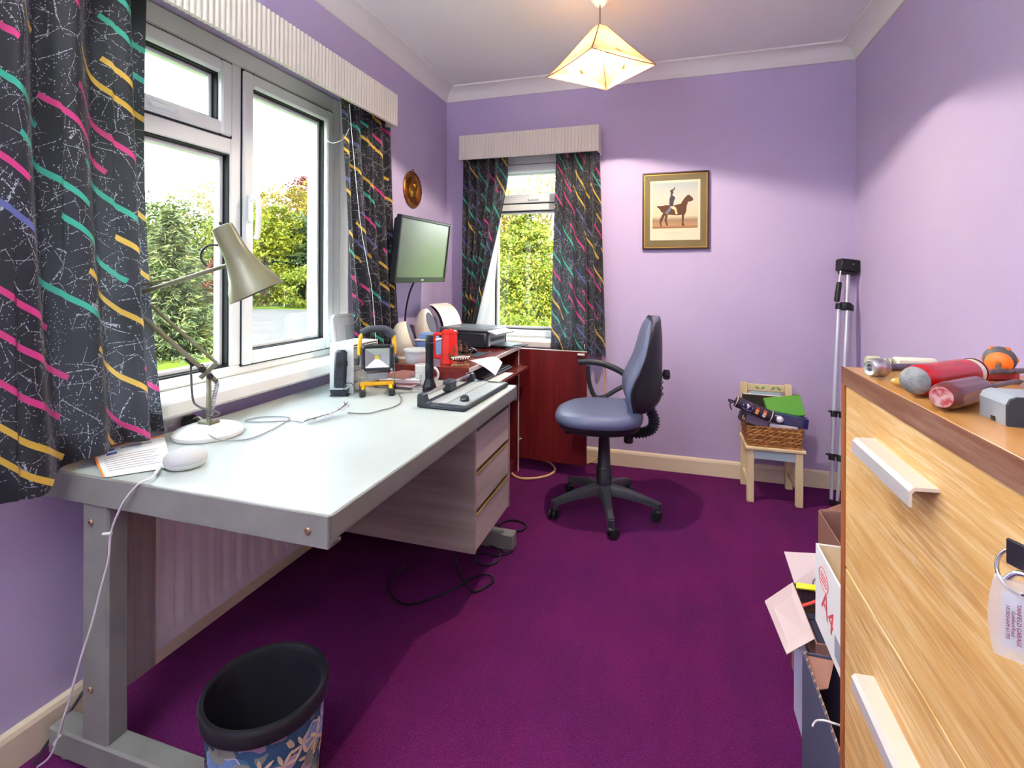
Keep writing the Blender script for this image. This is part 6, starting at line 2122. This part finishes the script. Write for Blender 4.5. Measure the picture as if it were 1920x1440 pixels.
build('barrel', B().cyl(at(1503, 1137, z=.255), at(1545, 1122, z=.275), .0042, n=8), mat('salmon_red_pen', (236, 84, 76), .4), pen)
build('cap', B().cyl(at(1500, 1138, z=.253), at(1510, 1134, z=.258), .0050, n=8), RED_PL, pen)
o = build('dark_packet', B().box(.385, .60, 1.56, 1.72, .02, .225, .004), mat('midnight_packet', (48, 50, 74), .5), None, loc=(.49, 1.64, .02)); tag(o, 'dark blue packet standing inside the flapped box', 'packet')
sc_ = thing('scissors', 'scissors handle showing at the back of the flapped box', 'scissors', (.43, 1.78, .26))
b = B()
for q in (0, .022): b.tube([Vector((.428 + q * .4 + .010 * math.cos(a / 12 * 6.283), 1.775, .285 + q * .6 + .015 * math.sin(a / 12 * 6.283))) for a in range(12)], .0028, 6, closed=True)
b.tube([(.432, 1.775, .275), (.445, 1.77, .20)], .004, 6)
build('handles', b, mat('grey_scissor_handle', (120, 120, 140), .4), sc_, 60)
db = carton('slate_box', 'slate grey open cardboard box on the floor against the chest end', .312, .66, 1.09, 1.420, .300, GREYC_, CARD)
build('inner_lining', B().box(.3165, .318, 1.095, 1.415, .01, .302), CARD, db)
b = B()
for k in range(15): b.tube([Vector((.3135 + .0012 * (k % 2), 1.092 + .0225 * k, .3015)), Vector((.3175, 1.100 + .0225 * k, .3020))], .0016, 4)
build('corrugated_edge', b, mat('torn_corrugation', (190, 150, 130), .9), db, 0)
build('inner_flap', B().quadslab([Vector((.322, 1.415, .295)), Vector((.38, 1.415, .295)), Vector((.345, 1.33, .285)), Vector((.324, 1.32, .285))], .003), CARD, db, 0)
wi = [at(1523, 1362, z=.28), at(1530, 1352, z=.29), at(1545, 1351, z=.305), at(1562, 1356, z=.31), at(1575, 1360, z=.305)]
o = build('white_wire', B().tube(wi, .0022, 6, 5), WHITE_PL, None, 60, loc=tuple(wi[0])); tag(o, 'short white wire hooked over the slate box edge', 'wire')
wc = carton('paper_carton', 'white paper carton marked A4 in red, resting on the boxes beside the chest', .372, .62, 1.20, 1.552, .205, mat('white_carton', (240, 238, 236), .6), CARDP, z0=.306)
build('cream_inside', B().box(.3762, .6158, 1.5468, 1.5478, .312, .509), mat('cream_carton_inside', (232, 208, 168), .8), wc)
build('cream_inside', B().box(.3762, .3772, 1.206, 1.546, .312, .509), mat('cream_carton_inside_side', (232, 208, 168), .8), wc)
text_part('carton_lettering', 'A4', .085, Matrix.Translation((.3716, 1.440, .395)) @ Matrix.Rotation(rad(-90), 4, 'Z') @ Matrix.Rotation(rad(90), 4, 'X') @ Matrix.Rotation(rad(-14), 4, 'Z'), mat('red_carton_ink', (210, 70, 80), .7), wc, .0003)
o2 = B(); Mo = Matrix.Translation((.3716, 1.475, .455)) @ Matrix.Rotation(rad(-90), 4, 'Y')
o2.tube([Mo @ Vector((.026 * math.sin(q / 24 * 6.283), .040 * math.cos(q / 24 * 6.283), 0)) for q in range(24)], .0012, 4, closed=True)
for k in range(3): o2.box(.3708, .3718, 1.450, 1.500, .445 + .009 * k, .448 + .009 * k)
build('carton_emblem', o2, mat('red_carton_print', (214, 90, 96), .7), wc, 0)
o3 = B().box(.3708, .3718, 1.205, 1.38, .33, .38)
build('grey_print', o3, mat('grey_carton_print', (150, 156, 170), .7), wc, 0)
bb_ = carton('brown_box', 'plain brown cardboard box behind the others, near the tripod foot', .56, .86, 2.0, 2.30, .30, CARD, CARD)
q = [Vector((.562, 2.298, .30)), Vector((.80, 2.298, .30)), Vector((.81, 2.36, .40)), at(1551, 956, y=2.37)]
build('flap', B().quadslab(q, .004), CARD, bb_, 0)
o = build('paper_pile', B().box(.335, .361, 1.45, 1.62, 0, .20, .002), mat('lilac_white_papers', (196, 190, 214), .8), None, loc=(.35, 1.53, 0)); tag(o, 'upright sheaf of papers between the flapped box and the slate box', 'paper')

# ================================================================== OUTDOORS
GZ = -.30


def grass_material():
    m = mat('sunlit_lawn', (96, 128, 30), .9, spec=.1)
    n = N(m)
    v = n.obj()
    c = n.ramp(n.noise(v, .5, 5), [(.3, lin((62, 88, 16))), (.55, lin((92, 112, 26))), (.75, lin((112, 126, 44)))])
    n.link(c, n.p.inputs['Base Color'])
    n.bump(n.noise(v, 30, 4), .8, .05)
    return m


struct('lawn', B().box(-90, 60, 3.66, 120, GZ - .3, GZ), grass_material())
struct('lawn', B().box(-90, -1.82, -40, 3.66, GZ - .3, GZ), XF and bpy.data.materials['sunlit_lawn'])
dr = B()
pts = [at(u, v, z=GZ) for u, v in ((330, 612), (434, 640), (640, 715), (900, 720), (900, 590), (640, 583), (560, 581), (470, 580), (400, 577), (250, 585))]
dr.prism([(p.x, p.y) for p in pts], GZ, GZ + .02)
struct('driveway', dr, mat('pale_tarmac_drive', (88, 84, 80), .95, spec=.1, var=(80, 77, 75), vscale=.8, bump=.3, bscale=40))
struct('house_footing', B().box(-1.80, 1.25, WYF - .2, 3.65, GZ, -.12), mat('brick_plinth', (130, 96, 84), .9))


def leaf_material(name, cols, trans=.35):
    m = mat(name, cols[0], .6, spec=.25)
    n = N(m)
    g = n.new('NewGeometry')
    st = [(i / max(1, len(cols) - 1), lin(c)) for i, c in enumerate(cols)]
    c = n.ramp(g.outputs['Random Per Island'], st)
    n.link(c, n.p.inputs['Base Color'])
    tr = n.new('BsdfTranslucent'); n.link(c, tr.inputs[0])
    ms = n.new('MixShader'); ms.inputs[0].default_value = trans
    n.link(n.p.outputs[0], ms.inputs[1]); n.link(tr.outputs[0], ms.inputs[2])
    n.link(ms.outputs[0], n.t.nodes['Material Output'].inputs[0])
    return m


def leaves(name, cen, nrm, size, m, parent, rs, aspect=.5, along_=None):
    """one mesh of rhombic leaves at centres (n,3), facing loosely along nrm"""
    n = len(cen)
    r1 = rs.normal(size=(n, 3))
    nn = nrm + r1 * .8
    nn /= np.linalg.norm(nn, axis=1)[:, None] + 1e-9
    t = np.cross(nn, rs.normal(size=(n, 3))) if along_ is None else along_ + rs.normal(size=(n, 3)) * .35
    t /= np.linalg.norm(t, axis=1)[:, None] + 1e-9
    s = np.cross(nn, t)
    s /= np.linalg.norm(s, axis=1)[:, None] + 1e-9
    L = (size * rs.uniform(.6, 1.35, n))[:, None]
    v = np.empty((n, 4, 3))
    v[:, 0] = cen - t * L; v[:, 1] = cen + s * L * aspect + nn * L * .12; v[:, 2] = cen + t * L; v[:, 3] = cen - s * L * aspect + nn * L * .12
    me = bpy.data.meshes.new(name)
    me.vertices.add(n * 4); me.vertices.foreach_set('co', v.astype(np.float32).ravel())
    me.loops.add(n * 4); me.loops.foreach_set('vertex_index', np.arange(n * 4, dtype=np.int32))
    me.polygons.add(n); me.polygons.foreach_set('loop_start', np.arange(0, n * 4, 4, dtype=np.int32))
    me.update(calc_edges=True)
    me.materials.append(m)
    o = bpy.data.objects.new(name, me); COL.objects.link(o); o.parent = parent
    o['kind'] = 'stuff'
    return o


BARK = mat('brown_bark', (92, 76, 62), .9, bump=.5, bscale=20)


def bushy(name, label, base, blobs, nclump, per, size, m, seed, group=None, trunk=None, sparse=1.0, cat='tree', cl=.12):
    """blobs: (dx, dy, dz, rx, ry, rz) ellipsoids about the base"""
    rs = np.random.default_rng(seed)
    t = thing(name, label, cat, tuple(base), group=group)
    vol = np.array([b_[3] * b_[4] * b_[5] for b_ in blobs]) ** .67
    C, Nn = [], []
    for b_, k in zip(blobs, (vol / vol.sum() * nclump).astype(int)):
        d = rs.normal(size=(k, 3)); d /= np.linalg.norm(d, axis=1)[:, None]
        r = rs.uniform(.55, 1.0, k) ** .5
        rad3 = np.array(b_[3:])
        c = np.array(b_[:3]) + d * r[:, None] * rad3 * sparse
        cs = cl * (b_[3] + b_[5]) / 2
        pts = np.repeat(c, per, 0) + rs.normal(size=(k * per, 3)) * cs * np.array([1, 1, .6])
        C.append(pts); Nn.append(np.repeat(d, per, 0) + np.array([0, 0, .4]))
    C = np.concatenate(C); Nn = np.concatenate(Nn)
    keep = C[:, 2] > .02
    leaves('foliage', C[keep], Nn[keep], size, m, t, rs)
    b = B()
    for b_ in blobs[:trunk or 3]:
        top_ = Vector((b_[0], b_[1], b_[2] + b_[5] * .3))
        b.tube([Vector((b_[0] * .1, b_[1] * .1, 0)), Vector((b_[0] * .45, b_[1] * .4, top_.z * .5)), top_], [.05 + .02 * b_[5], .04 + .012 * b_[5], .02], 6, 4)
    build('trunk', b, BARK, t, 60, local=True)
    return t


def spruce(label, base, H, R, m, seed):
    rs = np.random.default_rng(seed)
    t = thing('spruce_tree', label, 'tree', tuple(base))
    b = B().tube([(0, 0, 0), (0, 0, H * .5), (0, 0, H)], [R * .06, R * .04, .01], 7, 3)
    C, Nn, Al = [], [], []
    br = B()
    lv = 24
    for k in range(lv):
        z = .12 + (H - .15) * k / lv
        r = R * (1 - .88 * k / lv) * rs.uniform(.8, 1.1)
        nb = 11 if k < 14 else 7
        for q in range(nb):
            a = 2 * math.pi * q / nb + k * .7 + rs.uniform(-.2, .2)
            rr_ = r * rs.uniform(.7, 1.1)
            tip = np.array([rr_ * math.cos(a), rr_ * math.sin(a), z - .10 * rr_ + .16 * rr_])
            mid = np.array([.5 * rr_ * math.cos(a), .5 * rr_ * math.sin(a), z - .10 * rr_])
            br.tube([(0, 0, z), tuple(mid), tuple(tip)], .008, 3, 2)
            nl = int(120 * rr_ / R) + 30
            tt = rs.uniform(.15, 1.05, nl)
            p = (1 - tt)[:, None] ** 2 * np.array([0, 0, z]) + (2 * tt * (1 - tt))[:, None] * mid + (tt ** 2)[:, None] * tip
            side = np.array([-math.sin(a), math.cos(a), 0])
            w = rs.normal(size=nl) * .17 * rr_ * (1.15 - tt * .7)
            p = p + side * w[:, None] + np.array([0, 0, -1]) * np.abs(rs.normal(size=nl) * .07)[:, None]
            C.append(p); Nn.append(np.tile(np.array([0, 0, 1.]), (nl, 1)))
            Al.append(np.tile(np.array([math.cos(a), math.sin(a), -.35]), (nl, 1)) + side * np.sign(w)[:, None] * .8)
    leaves('foliage', np.concatenate(C), np.concatenate(Nn), .075, m, t, rs, .17, np.concatenate(Al))
    build('trunk', b, BARK, t, 60, local=True)
    build('branches', br, BARK, t, 0, local=True)
    return t


BLUEG = leaf_material('blue_green_spruce', [(50, 66, 38), (82, 98, 56), (118, 127, 84), (139, 141, 70)], .2)
YEL = leaf_material('yellow_green_leaf', [(72, 85, 12), (108, 113, 18), (133, 132, 30), (84, 98, 15)], .35)
YELB = leaf_material('sunlit_yellow_leaf', [(58, 76, 14), (96, 112, 20), (140, 142, 38), (166, 160, 60), (76, 98, 20)], .3)
LIMEL = leaf_material('lime_spring_leaf', [(84, 98, 20), (119, 129, 35), (142, 144, 59)], .4)
MIDG = leaf_material('mid_green_leaf', [(42, 61, 12), (67, 84, 18), (91, 103, 23)], .3)
DARKG = leaf_material('dark_green_leaf', [(23, 37, 13), (42, 59, 19), (62, 78, 25)], .25)
COPP = leaf_material('copper_red_leaf', [(67, 25, 19), (98, 38, 27), (119, 59, 38)], .3)
PALE = leaf_material('pale_budding_leaf', [(137, 129, 77), (151, 143, 98), (133, 137, 77), (144, 112, 84)], .4)
AUT = leaf_material('bronze_yellow_leaf', [(106, 84, 25), (131, 109, 35), (144, 133, 55), (106, 91, 27)], .35)

spruce('blue green spruce on the lawn outside the left pane', at(318, 668, z=GZ), 2.9, 1.22, BLUEG, 5)
g_ = 'shrubs and trees beyond the drive'
def spot(u, d): 
    p = at(u, 520, d=d); return Vector((p.x, p.y, GZ))
bushy('evergreen_shrub', 'dark evergreen shrub in the middle of the hedge beyond the drive', spot(560, 27), [(0, 0, 1.9, 2.0, 1.4, 2.0), (1.6, .8, 2.3, 1.6, 1.3, 2.3), (-.8, 1.2, 3.0, 1.5, 1.2, 1.9)], 420, 26, .11, DARKG, 11)
bushy('golden_shrub', 'golden yellow green shrub at the left of the right hand pane', spot(494, 26), [(0, 0, 2.2, 1.5, 1.3, 2.2), (.7, .4, 3.6, 1.2, 1.0, 1.6), (-.9, .6, 3.0, 1.1, 1.0, 1.8)], 420, 26, .10, YEL, 12)
bushy('golden_tree', 'tall bronze yellow tree behind the hedge in the right hand pane', spot(530, 34), [(0, 0, 5.0, 2.6, 2.0, 2.6), (1.8, .5, 5.6, 1.7, 1.6, 2.2), (-1.8, 0, 4.4, 1.7, 1.4, 2.0)], 330, 20, .13, AUT, 13, sparse=1.0)
bushy('lime_shrub', 'lime green shrub beside the drive edge in the right hand pane', spot(575, 24.5), [(0, 0, 1.0, 1.5, 1.0, 1.0), (1.1, .3, 1.4, 1.0, .9, 1.3)], 220, 22, .09, LIMEL, 14, cat='shrub')
bushy('copper_tree', 'copper red leaved tree at the top right of the right hand pane', spot(592, 38), [(0, 0, 6.6, 1.9, 1.6, 2.2), (-1.1, 0, 7.6, 1.2, 1.0, 1.4)], 200, 18, .12, COPP, 15)
bushy('copper_shrub', 'low copper red shrub beside the spruce', spot(420, 23.5), [(0, 0, 1.3, 1.0, .8, 1.1)], 120, 22, .09, COPP, 16, cat='shrub', trunk=1)
bushy('birch_tree', 'pale budding tree with a thin crown behind the spruce', spot(396, 40), [(0, 0, 5.8, 2.6, 2, 3.4), (-2.6, 0, 6.4, 2.2, 1.6, 2.6), (1.8, 0, 6.6, 1.6, 1.4, 2.6)], 300, 16, .12, PALE, 17)
bushy('young_tree', 'mid green tree at the left behind the spruce', spot(330, 33), [(0, 0, 3.6, 2.4, 2, 2.8), (-2.2, 0, 4.6, 1.8, 1.5, 2.2), (1.9, .2, 2.8, 1.7, 1.5, 2.4)], 330, 22, .12, MIDG, 18)
bushy('field_maple', 'light yellow green tree between the spruce and the mullion', spot(430, 31), [(0, 0, 3.0, 1.6, 1.3, 2.4), (.9, .2, 4.4, 1.2, 1.1, 1.7)], 300, 22, .11, LIMEL, 19)
bushy('laurel_bush', 'mid green bush at the left end of the hedge, outside the left pane', spot(372, 27), [(0, 0, 1.5, 1.9, 1.3, 1.5), (1.6, 0, 1.2, 1.3, 1.1, 1.3), (-1.9, 0, 1.7, 1.7, 1.3, 1.7)], 300, 22, .10, MIDG, 20, cat='shrub')
bushy('dark_conifer', 'dark tall conifer at the right edge of the right hand pane', spot(622, 27), [(0, 0, 2.6, 1.5, 1.3, 2.8), (.5, 0, 4.6, 1.0, .9, 1.8)], 300, 22, .11, DARKG, 22)
sp2 = thing('sapling', 'young staked sapling on the grass verge across the drive', 'tree', tuple(spot(533, 25)))
build('stem', B().tube([(0, 0, 0), (.02, 0, .9), (0, 0, 1.7)], .03, 6, 3), mat('pale_stem', (206, 190, 170), .8), sp2, 60, local=True)
leaves('foliage', np.random.default_rng(8).normal(size=(160, 3)) * np.array([.22, .22, .35]) + np.array([0, 0, 1.75]), np.tile(np.array([0, 0, 1.]), (160, 1)), .07, LIMEL, sp2, np.random.default_rng(9))
# outside the narrow window
bushy('yew_hedge', 'dark green hedge behind the big bush in the narrow window', Vector((-3.4, 11.5, GZ)), [(0, 0, .8, 1.8, .8, .8), (1.6, .2, .8, 1.4, .8, .8), (-1.6, 0, .8, 1.5, .8, .8)], 420, 34, .065, MIDG, 35, cat='hedge')
bushy('viburnum_bush', 'big sunlit yellow green bush filling the narrow window', Vector((-2.9, 9.2, GZ)), [(.1, 0, 1.0, 1.1, 1.0, 1.05), (.30, .2, 1.85, .62, .6, .75), (1.0, .2, .8, .9, .8, .9), (-1.0, .2, .7, .9, .8, .8), (.25, .3, 2.4, .34, .36, .42)], 900, 70, .032, YELB, 31, cat='shrub')
bushy('low_hedge', 'low lime green foliage under the narrow window', Vector((-2.1, 7.3, GZ)), [(0, 0, .45, .9, .6, .45), (-1.0, 0, .55, .9, .6, .5), (.9, 0, .5, .8, .6, .5)], 420, 34, .040, LIMEL, 32, cat='shrub')
bushy('beech_tree', 'pale thin crowned tree high up behind the narrow window bush', Vector((-6.5, 24, GZ)), [(0, 0, 4.8, 2.6, 2, 2.2), (1.5, 0, 5.8, 1.8, 1.5, 1.6), (-1.6, .5, 3.8, 2.0, 1.6, 2.0)], 240, 16, .10, PALE, 33)
bushy('rowan_tree', 'bronze pink tinted tree left of the narrow window bush', Vector((-6.4, 17, GZ)), [(0, 0, 2.6, 1.5, 1.2, 1.9), (1.3, .4, 3.2, 1.1, 1, 1.4)], 260, 18, .08, AUT, 34)
